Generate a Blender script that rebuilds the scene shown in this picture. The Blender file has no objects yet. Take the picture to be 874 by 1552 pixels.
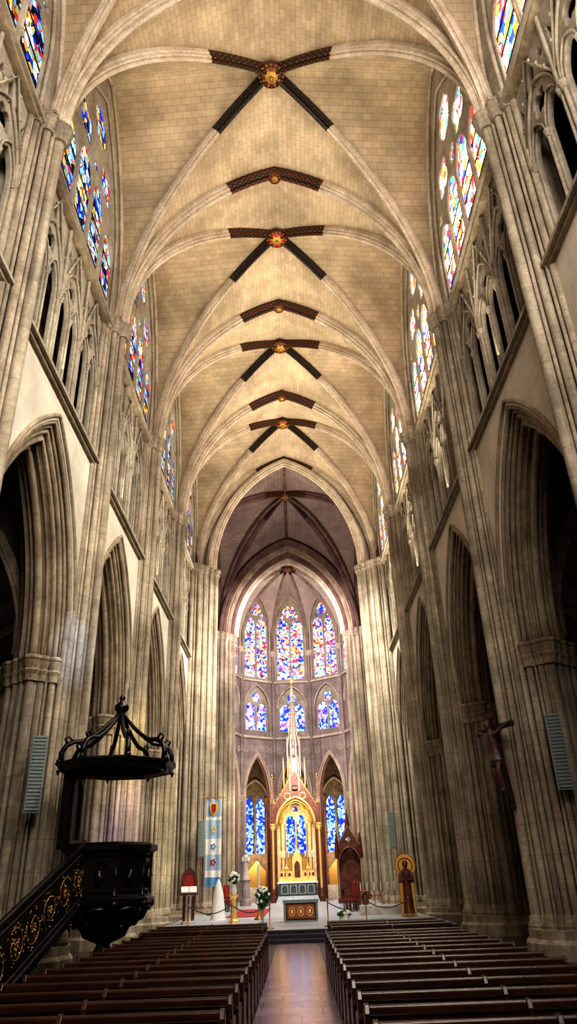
import bpy, math, random
from mathutils import Vector, Matrix
random.seed(3)
pi=math.pi
sc=bpy.context.scene
COL=sc.collection

# ------------------------------------------------------------------ materials
def newmat(name):
    m=bpy.data.materials.new(name); m.use_nodes=True
    nt=m.node_tree; nt.nodes.clear()
    return m,nt
def N(nt,t,**kw):
    n=nt.nodes.new(t)
    for k,v in kw.items():
        if k.startswith('i_'):
            n.inputs[k[2:].replace('_',' ')].default_value=v
        else: setattr(n,k,v)
    return n
def L_(nt,a,b): nt.links.new(a,b)
def c4(c): return (c[0],c[1],c[2],1)
def mixc(nt,f,a,b,bt='MIX'):
    n=nt.nodes.new('ShaderNodeMix'); n.data_type='RGBA'; n.blend_type=bt
    for sock,val in ((n.inputs['Factor'],f),(n.inputs[6],a),(n.inputs[7],b)):
        if hasattr(val,'links') : nt.links.new(val,sock)
        elif isinstance(val,(int,float)): sock.default_value=val
        else: sock.default_value=c4(val)
    return n.outputs[2]
def math_(nt,op,a,b=0.0):
    n=nt.nodes.new('ShaderNodeMath'); n.operation=op
    for i,val in enumerate((a,b)):
        if hasattr(val,'links'): nt.links.new(val,n.inputs[i])
        else: n.inputs[i].default_value=val
    return n.outputs[0]
def stone(name,c1,c2,rough=.85,scale=.6,joint=0,bump=.25,metal=0,spec=.3,fine=9.0,streak=0):
    m,nt=newmat(name)
    geo=N(nt,'ShaderNodeNewGeometry')
    pos=geo.outputs['Position']
    n1=N(nt,'ShaderNodeTexNoise',i_Scale=scale,i_Detail=5.0,i_Roughness=.65); L_(nt,pos,n1.inputs['Vector'])
    n2=N(nt,'ShaderNodeTexNoise',i_Scale=fine,i_Detail=4.0,i_Roughness=.7); L_(nt,pos,n2.inputs['Vector'])
    r=N(nt,'ShaderNodeValToRGB'); r.color_ramp.elements[0].position=.35; r.color_ramp.elements[1].position=.68
    L_(nt,n1.outputs['Fac'],r.inputs['Fac'])
    col=mixc(nt,r.outputs['Color'],c1,c2)
    fr=N(nt,'ShaderNodeMapRange'); fr.inputs[1].default_value=.3; fr.inputs[2].default_value=.7; fr.inputs[3].default_value=.74; fr.inputs[4].default_value=1.12
    L_(nt,n2.outputs['Fac'],fr.inputs[0])
    col=mixc(nt,1.0,col,fr.outputs[0],'MULTIPLY')
    if streak:
        mpn=N(nt,'ShaderNodeMapping'); mpn.inputs['Scale'].default_value=(3.5,3.5,.22); L_(nt,pos,mpn.inputs['Vector'])
        n3=N(nt,'ShaderNodeTexNoise',i_Scale=1.0,i_Detail=4.0,i_Roughness=.6); L_(nt,mpn.outputs[0],n3.inputs['Vector'])
        f3=N(nt,'ShaderNodeMapRange'); f3.inputs[1].default_value=.36; f3.inputs[2].default_value=.62; f3.inputs[3].default_value=1-streak; f3.inputs[4].default_value=1.05
        L_(nt,n3.outputs['Fac'],f3.inputs[0])
        col=mixc(nt,1.0,col,f3.outputs[0],'MULTIPLY')
    if joint:
        sx=N(nt,'ShaderNodeSeparateXYZ'); L_(nt,pos,sx.inputs[0])
        z=math_(nt,'MULTIPLY',sx.outputs['Z'],joint)
        f=math_(nt,'FRACT',z)
        l=math_(nt,'LESS_THAN',f,.03)
        fl=math_(nt,'FLOOR',z)
        wn=N(nt,'ShaderNodeTexWhiteNoise',noise_dimensions='1D'); L_(nt,fl,wn.inputs['W'])
        k=math_(nt,'MULTIPLY',wn.outputs['Value'],.12); k=math_(nt,'ADD',k,.9)
        col=mixc(nt,1.0,col,k,'MULTIPLY')
        col=mixc(nt,math_(nt,'MULTIPLY',l,.3),col,(c1[0]*.35,c1[1]*.33,c1[2]*.3))
    p=N(nt,'ShaderNodeBsdfPrincipled',i_Roughness=rough,i_Metallic=metal)
    p.inputs['Specular IOR Level'].default_value=spec
    L_(nt,col,p.inputs['Base Color'])
    if bump:
        b=N(nt,'ShaderNodeBump',i_Strength=bump,i_Distance=.03); L_(nt,n2.outputs['Fac'],b.inputs['Height']); L_(nt,b.outputs[0],p.inputs['Normal'])
    o=N(nt,'ShaderNodeOutputMaterial'); L_(nt,p.outputs[0],o.inputs[0])
    return m
def brick(name,c1,c2,mortar,w,h,ms=.02,uv=True,rough=.85,plane='XZ',spec=.3,bump=.2,noise=.35,nsc=.45):
    m,nt=newmat(name)
    if uv:
        tc=N(nt,'ShaderNodeTexCoord'); vec=tc.outputs['UV']
    else:
        geo=N(nt,'ShaderNodeNewGeometry'); sx=N(nt,'ShaderNodeSeparateXYZ'); L_(nt,geo.outputs['Position'],sx.inputs[0])
        cb=N(nt,'ShaderNodeCombineXYZ'); L_(nt,sx.outputs[plane[0]],cb.inputs[0]); L_(nt,sx.outputs[plane[1]],cb.inputs[1]); vec=cb.outputs[0]
    b=N(nt,'ShaderNodeTexBrick',i_Scale=1.0,i_Mortar_Size=ms,i_Mortar_Smooth=.3,i_Brick_Width=w,i_Row_Height=h)
    b.inputs['Color1'].default_value=c4(c1); b.inputs['Color2'].default_value=c4(c2); b.inputs['Mortar'].default_value=c4(mortar)
    L_(nt,vec,b.inputs['Vector'])
    geo2=N(nt,'ShaderNodeNewGeometry')
    n1=N(nt,'ShaderNodeTexNoise',i_Scale=nsc,i_Detail=6.0,i_Roughness=.65); L_(nt,geo2.outputs['Position'],n1.inputs['Vector'])
    fr=N(nt,'ShaderNodeMapRange'); fr.inputs[1].default_value=.3; fr.inputs[2].default_value=.7; fr.inputs[3].default_value=1-noise; fr.inputs[4].default_value=1.08
    L_(nt,n1.outputs['Fac'],fr.inputs[0])
    col=mixc(nt,1.0,b.outputs['Color'],fr.outputs[0],'MULTIPLY')
    p=N(nt,'ShaderNodeBsdfPrincipled',i_Roughness=rough); p.inputs['Specular IOR Level'].default_value=spec
    L_(nt,col,p.inputs['Base Color'])
    if bump:
        bb=N(nt,'ShaderNodeBump',i_Strength=bump,i_Distance=.02); bb.invert=True; L_(nt,b.outputs['Fac'],bb.inputs['Height']); L_(nt,bb.outputs[0],p.inputs['Normal'])
    o=N(nt,'ShaderNodeOutputMaterial'); L_(nt,p.outputs[0],o.inputs[0])
    return m
def painted(name,base,edge,dot,per=.32,wid=.55):
    m,nt=newmat(name)
    tc=N(nt,'ShaderNodeTexCoord'); sx=N(nt,'ShaderNodeSeparateXYZ'); L_(nt,tc.outputs['UV'],sx.inputs[0])
    u=math_(nt,'FRACT',math_(nt,'DIVIDE',sx.outputs[0],per)); 
    v=math_(nt,'FRACT',math_(nt,'DIVIDE',sx.outputs[1],.2))
    chk=math_(nt,'LESS_THAN',u,.5)
    band=math_(nt,'LESS_THAN',v,.45)
    c=mixc(nt,chk,base,(base[0]*.3,base[1]*.3,base[2]*.3))
    c2=mixc(nt,chk,edge,base)
    c=mixc(nt,band,c,c2)
    du=math_(nt,'ABSOLUTE',math_(nt,'SUBTRACT',u,.25)); dv=math_(nt,'ABSOLUTE',math_(nt,'SUBTRACT',v,.7))
    st=math_(nt,'MULTIPLY',math_(nt,'LESS_THAN',du,.10),math_(nt,'LESS_THAN',dv,.15))
    c=mixc(nt,st,c,dot)
    p=N(nt,'ShaderNodeBsdfPrincipled',i_Roughness=.5); L_(nt,c,p.inputs['Base Color'])
    o=N(nt,'ShaderNodeOutputMaterial'); L_(nt,p.outputs[0],o.inputs[0])
    return m
def glass(name,cols,scale,strength,lead=.06):
    m,nt=newmat(name)
    geo=N(nt,'ShaderNodeNewGeometry')
    v=N(nt,'ShaderNodeTexVoronoi',i_Scale=scale); L_(nt,geo.outputs['Position'],v.inputs['Vector'])
    v2=N(nt,'ShaderNodeTexVoronoi',i_Scale=scale,feature='DISTANCE_TO_EDGE'); L_(nt,geo.outputs['Position'],v2.inputs['Vector'])
    vb=N(nt,'ShaderNodeTexVoronoi',i_Scale=scale*.3); L_(nt,geo.outputs['Position'],vb.inputs['Vector'])
    s=N(nt,'ShaderNodeSeparateColor'); L_(nt,v.outputs['Color'],s.inputs[0])
    s2=N(nt,'ShaderNodeSeparateColor'); L_(nt,vb.outputs['Color'],s2.inputs[0])
    a=math_(nt,'MULTIPLY',s.outputs[0],.6); b=math_(nt,'MULTIPLY',s2.outputs[0],.4); a=math_(nt,'ADD',a,b)
    r=N(nt,'ShaderNodeValToRGB'); cr=r.color_ramp; cr.interpolation='CONSTANT'
    n=len(cols)
    cr.elements[0].position=0; cr.elements[0].color=c4(cols[0])
    cr.elements[1].position=.15+.7/n; cr.elements[1].color=c4(cols[1])
    for i in range(2,n):
        e=cr.elements.new(.15+.7*i/n); e.color=c4(cols[i])
    L_(nt,a,r.inputs[0])
    g=math_(nt,'GREATER_THAN',v2.outputs['Distance'],lead)
    br=math_(nt,'MULTIPLY',s.outputs[1],.8); br=math_(nt,'ADD',br,.45)
    col=mixc(nt,1.0,r.outputs[0],math_(nt,'MULTIPLY',g,br),'MULTIPLY')
    e=N(nt,'ShaderNodeEmission',i_Strength=strength); L_(nt,col,e.inputs[0])
    o=N(nt,'ShaderNodeOutputMaterial'); L_(nt,e.outputs[0],o.inputs[0])
    return m
def plain(name,c,rough=.5,metal=0,emit=0,spec=.5):
    m,nt=newmat(name)
    geo=N(nt,'ShaderNodeNewGeometry')
    n1=N(nt,'ShaderNodeTexNoise',i_Scale=14.0,i_Detail=3.0); L_(nt,geo.outputs['Position'],n1.inputs['Vector'])
    fr=N(nt,'ShaderNodeMapRange'); fr.inputs[3].default_value=.7; fr.inputs[4].default_value=1.25
    L_(nt,n1.outputs['Fac'],fr.inputs[0])
    col=mixc(nt,1.0,c,fr.outputs[0],'MULTIPLY')
    p=N(nt,'ShaderNodeBsdfPrincipled',i_Roughness=rough,i_Metallic=metal); p.inputs['Specular IOR Level'].default_value=spec
    L_(nt,col,p.inputs['Base Color'])
    if emit:
        p.inputs['Emission Color'].default_value=c4(c); p.inputs['Emission Strength'].default_value=emit
    o=N(nt,'ShaderNodeOutputMaterial'); L_(nt,p.outputs[0],o.inputs[0])
    return m

M={}
M['pier']=stone('pier_limestone',(.32,.27,.2),(.62,.54,.42),joint=1.5,scale=.7,streak=.42)
M['plaster']=brick('spandrel_ashlar',(.76,.71,.6),(.71,.66,.55),(.6,.55,.45),.9,.42,.006,uv=False,plane='YZ',noise=.3,bump=.1)
M['arch']=stone('arch_stone',(.29,.23,.16),(.5,.415,.3),scale=1.1,streak=.25)
M['vault']=brick('vault_blocks',(.57,.465,.325),(.485,.39,.265),(.385,.305,.205),.34,.18,.010,noise=.5,nsc=.4,bump=.08)
M['vaultcap']=brick('apse_vault_plaster',(.68,.58,.48),(.6,.5,.42),(.5,.42,.35),.5,.26,.010,noise=.25,bump=.08)
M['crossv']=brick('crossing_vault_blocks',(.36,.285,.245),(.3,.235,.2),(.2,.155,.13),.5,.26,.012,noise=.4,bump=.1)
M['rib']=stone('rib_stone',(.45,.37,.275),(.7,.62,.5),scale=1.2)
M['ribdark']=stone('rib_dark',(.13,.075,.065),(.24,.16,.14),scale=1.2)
M['paint']=painted('rib_polychrome',(.02,.03,.018),(.24,.022,.012),(.3,.2,.07),.26)
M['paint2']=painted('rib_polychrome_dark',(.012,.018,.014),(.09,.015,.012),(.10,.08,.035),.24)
M['tracery']=stone('tracery_stone',(.3,.26,.2),(.52,.47,.38),scale=1.0)
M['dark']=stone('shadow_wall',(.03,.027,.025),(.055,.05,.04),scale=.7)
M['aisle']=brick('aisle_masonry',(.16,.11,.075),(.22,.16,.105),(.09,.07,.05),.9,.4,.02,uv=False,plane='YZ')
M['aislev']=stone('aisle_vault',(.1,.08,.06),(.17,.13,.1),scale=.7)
M['apse']=stone('apse_stone',(.29,.235,.22),(.46,.385,.36),joint=1.7,scale=.9,streak=.25)
M['chapel']=stone('painted_chapel_wall',(.07,.075,.055),(.26,.17,.1),scale=2.2)
M['floor']=brick('floor_flagstones',(.1,.08,.08),(.07,.055,.055),(.03,.025,.025),.8,.8,.012,uv=False,plane='XY',rough=.35,spec=.5)
M['path']=brick('aisle_marble',(.4,.31,.38),(.3,.23,.3),(.16,.12,.14),.6,.6,.008,uv=False,plane='XY',rough=.18,spec=.7,nsc=1.5)
M['platform']=stone('platform_stone',(.42,.45,.5),(.58,.62,.7),rough=.35)
M['step']=stone('dark_step',(.03,.03,.035),(.06,.055,.06),rough=.4)
M['wood']=stone('pew_oak',(.028,.010,.006),(.07,.025,.012),rough=.28,scale=2.5,spec=.6,fine=22,bump=.08)
M['black']=stone('ebonised_wood',(.005,.005,.006),(.013,.011,.011),rough=.33,scale=3,spec=.5,bump=.08)
M['gold']=plain('gilding',(.7,.43,.12),.35,1.0)
M['goldd']=plain('boss_gilding',(.42,.25,.07),.45,.6)
M['goldlit']=plain('self_lit_gilding',(.85,.58,.22),.38,.7,emit=.15)  # faint emission puts a lit look into the gold itself
M['glow']=stone('gilt_reredos',(.6,.43,.22),(.85,.68,.42),rough=.45,scale=3,fine=14)
M['grey']=plain('speaker_grey',(.26,.31,.3),.6)
M['greyd']=plain('speaker_dark',(.06,.08,.085),.6)
M['white']=plain('white_linen',(.8,.8,.78),.7)
M['marble']=stone('white_marble',(.45,.42,.38),(.65,.62,.56),rough=.4,scale=3)
M['blue']=plain('banner_blue',(.12,.3,.55),.7)
M['sky']=plain('banner_pale_blue',(.4,.53,.66),.7)
M['yellow']=plain('banner_yellow',(.75,.55,.1),.7)
M['red']=plain('red_paint',(.4,.03,.02),.5)
M['redwood']=stone('carved_redwood',(.09,.03,.02),(.2,.07,.05),rough=.45,scale=3)
M['redcol']=stone('red_painted_column',(.32,.1,.05),(.45,.18,.1),rough=.5,scale=3)
M['leaf']=plain('foliage_green',(.03,.09,.03),.6)
M['petal']=plain('petals_white',(.8,.8,.72),.6)
M['petalr']=plain('petals_red',(.6,.05,.05),.6)
M['bronze']=stone('dark_bronze',(.03,.018,.018),(.09,.05,.05),rough=.35,scale=4)
M['skin']=stone('painted_flesh',(.1,.045,.045),(.2,.1,.09),rough=.4,scale=4)
M['flame']=plain('candle_flame',(1,.7,.3),.5,emit=6)
M['votive']=plain('votive_glass_red',(.9,.08,.04),.3,emit=2.5)
B=(.03,.09,.8);R_=(.85,.06,.07);Y_=(.95,.7,.2);W_=(.9,.94,1);P_=(.42,.14,.7);G_=(.1,.5,.35);C_=(.3,.62,.98);D_=(.02,.02,.08);PK=(.95,.45,.7);LB=(.6,.75,1);LY=(1,.88,.62);O_=(.95,.35,.06)
M['gR']=glass('glass_south',[W_,R_,LY,C_,Y_,W_,O_,B,LY,R_,PK,G_,O_,W_,LY],4.4,3.4,.035)
M['gL']=glass('glass_north',[B,C_,D_,LB,R_,Y_,LB,O_,C_,W_,LY],4.4,1.1,.04)
M['gA']=glass('glass_apse',[B,R_,LB,W_,O_,B,PK,Y_,C_,W_,R_,P_,LB,W_],5.0,1.7,.03)
M['gM']=glass('glass_apse_mid',[B,C_,W_,P_,LB,B,PK,W_],5.0,1.6,.03)
M['gC']=glass('glass_chapel',[B,B,C_,W_,B,LB,C_],5,1.7,.04)
M['gS']=glass('glass_aisle',[D_,B,G_,D_,R_,B,D_],3,.35,.08)

# ------------------------------------------------------------------ mesh builder
class MB:
    def __init__(s): s.v=[];s.f=[];s.m=[];s.uv=[];s.sm=[];s.mats=[];s.T=None
    def mi(s,k):
        if k not in s.mats: s.mats.append(k)
        return s.mats.index(k)
    def add(s,vs,fs,mat,uvs=None,smooth=False):
        o=len(s.v)
        if s.T is not None: vs=[tuple(s.T@Vector(v)) for v in vs]
        s.v.extend([tuple(v) for v in vs])
        single=isinstance(mat,str)
        if single: mi=s.mi(mat)
        for i,f in enumerate(fs):
            s.f.append([a+o for a in f]); s.m.append(mi if single else s.mi(mat[i]))
            s.uv.append(uvs[i] if uvs else None); s.sm.append(smooth)
    def box(s,x0,x1,y0,y1,z0,z1,mat):
        vs=[(x,y,z) for z in (z0,z1) for y in (y0,y1) for x in (x0,x1)]
        s.add(vs,[(0,2,3,1),(4,5,7,6),(0,1,5,4),(2,6,7,3),(0,4,6,2),(1,3,7,5)],mat)
    def cyl(s,p0,p1,r0,r1=None,n=10,mat='pier',smooth=True,caps=True):
        if r1 is None: r1=r0
        p0=Vector(p0);p1=Vector(p1);d=(p1-p0).normalized()
        a=Vector((1,0,0)) if abs(d.x)<.9 else Vector((0,1,0))
        u=d.cross(a).normalized();w=d.cross(u)
        vs=[];fs=[]
        for p,r in((p0,r0),(p1,r1)):
            for i in range(n):
                t=2*pi*(i+.5)/n; vs.append(p+u*r*math.cos(t)+w*r*math.sin(t))
        for i in range(n): fs.append((i,(i+1)%n,n+(i+1)%n,n+i))
        s.add(vs,fs,mat,smooth=smooth)
        if caps: s.add(vs,[tuple(range(n))[::-1],tuple(range(n,2*n))],mat)
    def lathe(s,prof,c,n=16,mat='pier',smooth=True,mod=None,rot=0,sx=1,sy=1):
        vs=[];fs=[]
        for j,(r,z) in enumerate(prof):
            for i in range(n):
                t=2*pi*i/n+rot
                rr=r*(1+(mod(t,j) if mod else 0))
                vs.append((c[0]+rr*math.cos(t)*sx,c[1]+rr*math.sin(t)*sy,c[2]+z))
        m=len(prof)
        for j in range(m-1):
            for i in range(n):
                fs.append((j*n+i,j*n+(i+1)%n,(j+1)*n+(i+1)%n,(j+1)*n+i))
        s.add(vs,fs,mat,smooth=smooth)
        s.add(vs,[tuple(range(n))[::-1],tuple(range((m-1)*n,m*n))],mat)
    def sphere(s,c,r,mat,n=8,sc=(1,1,1)):
        pr=[(max(.001,r*math.sin(pi*k/(n//2+1))),-r*math.cos(pi*k/(n//2+1))*sc[2]) for k in range(n//2+2)]
        s.lathe(pr,c,n,mat,sx=sc[0],sy=sc[1])
    def tube(s,path,r,n=6,mat='pier',smooth=True):
        path=[Vector(p) for p in path]; m=len(path); vs=[];fs=[]
        prev=None
        for i,p in enumerate(path):
            t=(path[min(i+1,m-1)]-path[max(i-1,0)]).normalized()
            if prev is None:
                a=Vector((0,0,1)) if abs(t.z)<.9 else Vector((1,0,0))
                u=t.cross(a).normalized()
            else:
                u=(prev-t*prev.dot(t)); u.normalize()
            prev=u; w=t.cross(u)
            rr=r[i] if isinstance(r,(list,tuple)) else r
            for k in range(n):
                th=2*pi*k/n; vs.append(p+u*rr*math.cos(th)+w*rr*math.sin(th))
        for i in range(m-1):
            for k in range(n): fs.append((i*n+k,i*n+(k+1)%n,(i+1)*n+(k+1)%n,(i+1)*n+k))
        fs.append(tuple(range(n))[::-1]); fs.append(tuple(range((m-1)*n,m*n)))
        s.add(vs,fs,mat,smooth=smooth)
    def sweep(s,path,prof,lat,mats):
        path=[Vector(p) for p in path]; m=len(path); lat=Vector(lat).normalized()
        mid=m//2
        t=(path[min(mid+1,m-1)]-path[mid-1]).normalized(); nn=t.cross(lat); sg=-1 if nn.z>0 else 1
        vs=[];fs=[];uv=[];mm=[];n=len(prof);arc=[0]
        for i in range(1,m): arc.append(arc[-1]+(path[i]-path[i-1]).length)
        for i,p in enumerate(path):
            t=(path[min(i+1,m-1)]-path[max(i-1,0)]).normalized(); nn=t.cross(lat).normalized()*sg
            for (a,b) in prof: vs.append(p+lat*a+nn*b)
        pa=[0]
        for k in range(1,n): pa.append(pa[-1]+math.hypot(prof[k][0]-prof[k-1][0],prof[k][1]-prof[k-1][1]))
        for i in range(m-1):
            for k in range(n-1):
                fs.append((i*n+k,i*n+k+1,(i+1)*n+k+1,(i+1)*n+k))
                uv.append([(arc[i],pa[k]),(arc[i],pa[k+1]),(arc[i+1],pa[k+1]),(arc[i+1],pa[k])])
                mm.append(mats if isinstance(mats,str) else mats[i])
        s.add(vs,fs,mm,uv,smooth=False)
    def plate(s,outer,holes,thk,mapf,mat,bevel=0):
        cu=bpy.data.curves.new('tmp','CURVE'); cu.dimensions='2D'; cu.fill_mode='BOTH'
        cu.extrude=max(thk/2-bevel,.001)
        if bevel: cu.bevel_depth=bevel; cu.bevel_resolution=1; cu.offset=-bevel
        for poly in [outer]+list(holes):
            sp=cu.splines.new('POLY'); sp.points.add(len(poly)-1)
            for i,(x,y) in enumerate(poly): sp.points[i].co=(x,y,0,1)
            sp.use_cyclic_u=True
        ob=bpy.data.objects.new('tmp',cu); COL.objects.link(ob)
        bpy.context.view_layer.update()
        dg=bpy.context.evaluated_depsgraph_get()
        me=bpy.data.meshes.new_from_object(ob.evaluated_get(dg))
        s.add([mapf(v.co.x,v.co.y,v.co.z) for v in me.vertices],[tuple(p.vertices) for p in me.polygons],mat)
        bpy.data.objects.remove(ob); bpy.data.meshes.remove(me); bpy.data.curves.remove(cu)
    def skin(s,verts,edges,rad,mat,sub=1):
        me=bpy.data.meshes.new('tmp'); me.from_pydata(verts,edges,[])
        ob=bpy.data.objects.new('tmp',me); COL.objects.link(ob)
        md=ob.modifiers.new('s','SKIN'); 
        for i,r in enumerate(rad): me.skin_vertices[0].data[i].radius=(r,r)
        me.skin_vertices[0].data[0].use_root=True
        md2=ob.modifiers.new('b','SUBSURF'); md2.levels=sub
        bpy.context.view_layer.update()
        dg=bpy.context.evaluated_depsgraph_get()
        m2=bpy.data.meshes.new_from_object(ob.evaluated_get(dg))
        s.add([tuple(v.co) for v in m2.vertices],[tuple(p.vertices) for p in m2.polygons],mat,smooth=True)
        bpy.data.objects.remove(ob); bpy.data.meshes.remove(m2); bpy.data.meshes.remove(me)
    def mesh(s,name):
        me=bpy.data.meshes.new(name); me.from_pydata(s.v,[],s.f)
        for k in s.mats: me.materials.append(M[k])
        me.polygons.foreach_set('material_index',s.m)
        me.polygons.foreach_set('use_smooth',s.sm)
        if any(u for u in s.uv):
            ul=me.uv_layers.new(name='UVMap'); li=0
            for i,f in enumerate(s.f):
                u=s.uv[i]
                for k in range(len(f)):
                    if u: ul.data[li].uv=u[k]
                    li+=1
        me.update(); return me
    def build(s,name,loc=(0,0,0),rot=(0,0,0),scale=1):
        ob=bpy.data.objects.new(name,s.mesh(name)); COL.objects.link(ob); ob.location=loc; ob.rotation_euler=rot; ob.scale=(scale,)*3
        return ob
def dup(ob,loc,rot=(0,0,0)):
    o=bpy.data.objects.new(ob.name.split('.')[0],ob.data); COL.objects.link(o); o.location=loc; o.rotation_euler=rot; return o

# ------------------------------------------------------------------ shapes
def archpts(a,rise,zs,cx=0,n=12):
    r=(a*a+rise*rise)/(2*a); off=r-a; th=math.acos(max(-1,min(1,off/r)))
    R=[(cx-off+r*math.cos(th*k/n),zs+r*math.sin(th*k/n)) for k in range(n+1)]
    Lf=[(2*cx-x,z) for x,z in R]
    return Lf+R[::-1][1:]
def lancet(cx,a,z0,zs,rise,n=7): return [(cx-a,z0)]+archpts(a,rise,zs,cx,n)+[(cx+a,z0)]
def foil(cx,cz,R,k=4,rot=0,n=6):
    c=R*.52; rho=R-c; 
    if rho<c*math.sin(pi/k)*1.02: rho=c*math.sin(pi/k)*1.02
    pts=[]
    for i in range(k):
        for j in range(n):
            ph=-pi/k+2*pi/k*j/n
            r=c*math.cos(ph)+math.sqrt(max(0,rho*rho-(c*math.sin(ph))**2))
            t=rot+2*pi*i/k+ph; pts.append((cx+r*math.cos(t),cz+r*math.sin(t)))
    return pts
def capital(mb,x,y,z,h,r,mat='pier',n=16):
    def mod(t,j): return .16*abs(math.sin(4*t+(j%2)*pi/4)) if 1<=j<=5 else 0
    mb.lathe([(r*1.25,0),(r*1.12,h*.08),(r*1.2,h*.25),(r*1.5,h*.42),(r*1.25,h*.5),(r*1.45,h*.68),(r*1.85,h*.84),(r*1.4,h*.86)],(x,y,z),n,mat,mod=mod,smooth=False)
    mb.lathe([(r*1.6,h*.84),(r*1.95,h*.9),(r*1.95,h),(r*1.6,h*1.05)],(x,y,z),8,mat,smooth=False,rot=pi/8)
def shaftbase(mb,x,y,z,r,mat='pier'):
    mb.lathe([(r*1.7,0),(r*1.7,.35),(r*1.5,.42),(r*1.5,.6)],(x,y,z),8,mat,smooth=False,rot=pi/8)
    mb.lathe([(r*1.6,.6),(r*1.7,.66),(r*1.3,.72),(r*1.4,.78),(r,.84)],(x,y,z),12,mat)

# ------------------------------------------------------------------ constants
BL=7.1; YP=[-3.1,4.0,11.1,18.2,25.3,32.4,39.5]
ZS=18.6; HR=7.9; W=5.6; ZT=-.35
r0=1.43; th0=math.acos(.43/1.43); PN=1.363
def prof(q):
    q=min(1,max(0,q)); return math.sqrt(max(0,r0*r0-(q+r0-1)**2))/PN
NS=18
Sx=[max(0,r0*math.cos(th0*(1-k/NS))-(r0-1)) for k in range(NS+1)]; Sx[0]=0; Sx[-1]=1.0
ARC=[0]
for k in range(1,NS+1): ARC.append(ARC[-1]+math.hypot((Sx[k]-Sx[k-1]),(prof(Sx[k])-prof(Sx[k-1]))*1.3))
def arcf(q):
    for k in range(1,NS+1):
        if q<=Sx[k]+1e-9:
            return ARC[k-1]+(ARC[k]-ARC[k-1])*(q-Sx[k-1])/(Sx[k]-Sx[k-1])
    return ARC[-1]
def cell(mb,Bp,A1,A2,zs,Hb,Hw,mat):
    Bp=Vector(Bp);A1=Vector(A1);A2=Vector(A2);mid=(A1+A2)/2;hv=(A2-A1)/2
    ts=[-x for x in Sx[::-1]]+Sx[1:]
    D=(mid-Bp).length;Wd=hv.length
    vs=[];fs=[];uv=[]
    def uvf(i,j): 
        s=Sx[i]; q=ts[j]*s
        return (s*D, (1 if q>0 else -1)*arcf(abs(q))*Wd)
    for i,s in enumerate(Sx):
        for t in ts:
            p=Bp+(mid+hv*t-Bp)*s; H=Hb+(Hw-Hb)*s
            vs.append((p.x,p.y,zs+H*prof(abs(t)*s)))
    n=len(ts)
    for i in range(len(Sx)-1):
        for j in range(n-1):
            fs.append((i*n+j,i*n+j+1,(i+1)*n+j+1,(i+1)*n+j)); uv.append([uvf(i,j),uvf(i,j+1),uvf(i+1,j+1),uvf(i+1,j)])
    mb.add(vs,fs,mat,uv,smooth=True)
def ribprof(w,d):
    return [(-w,-.05),(-w,d*.3),(-w*.78,d*.42),(-w*.74,d*.6),(-w*.9,d*.66),(-w*.7,d*.8),(-w*.36,d*.74),(-w*.34,d*.95),(0,d*1.1),(w*.34,d*.95),(w*.36,d*.74),(w*.7,d*.8),(w*.9,d*.66),(w*.74,d*.6),(w*.78,d*.42),(w,d*.3),(w,-.05)]
def rib(mb,Bp,A,zs,Hb,Hw,w,d,mat,pm=None,pdist=2.0):
    Bp=Vector(Bp);A=Vector(A); path=[]
    D=(A-Bp).length; cut=pdist/D; S=sorted(set(Sx+[cut]))
    for s in S:
        p=Bp+(A-Bp)*s; path.append((p.x,p.y,zs+(Hb+(Hw-Hb)*s)*prof(s)))
    mats=[(pm if (pm and S[i+1]<=cut+1e-6) else mat) for i in range(len(S)-1)]
    d2=(A-Bp); mb.sweep(path,ribprof(w,d),(-d2.y,d2.x,0),mats)
def boss(mb,x,y,z,r,mat='goldd',core='red'):
    mb.lathe([(r*.6,.15),(r,.02),(r*1.02,-.1),(r*.9,-.18),(r*.84,-.1)],(x,y,z),24,'redwood',smooth=False)
    mb.lathe([(r*.86,-.1),(r*.84,-.14),(r*.5,-.17)],(x,y,z),20,core)
    mb.lathe([(r*.5,-.15),(r*.5,-.2),(r*.2,-.24)],(x,y,z),12,mat,smooth=False)
    for i in range(16):
        t=2*pi*i/16; mb.sphere((x+r*.93*math.cos(t),y+r*.93*math.sin(t),z-.15),r*.1,mat,6)
    for i in range(8):
        t=2*pi*(i+.5)/8; mb.cyl((x+r*.3*math.cos(t),y+r*.3*math.sin(t),z-.2),(x+r*.8*math.cos(t),y+r*.8*math.sin(t),z-.16),r*.1,r*.05,6,mat)
        mb.sphere((x+r*.68*math.cos(t),y+r*.68*math.sin(t),z-.18),r*.11,mat,6)
    mb.sphere((x,y,z-.26),r*.2,mat)

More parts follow.
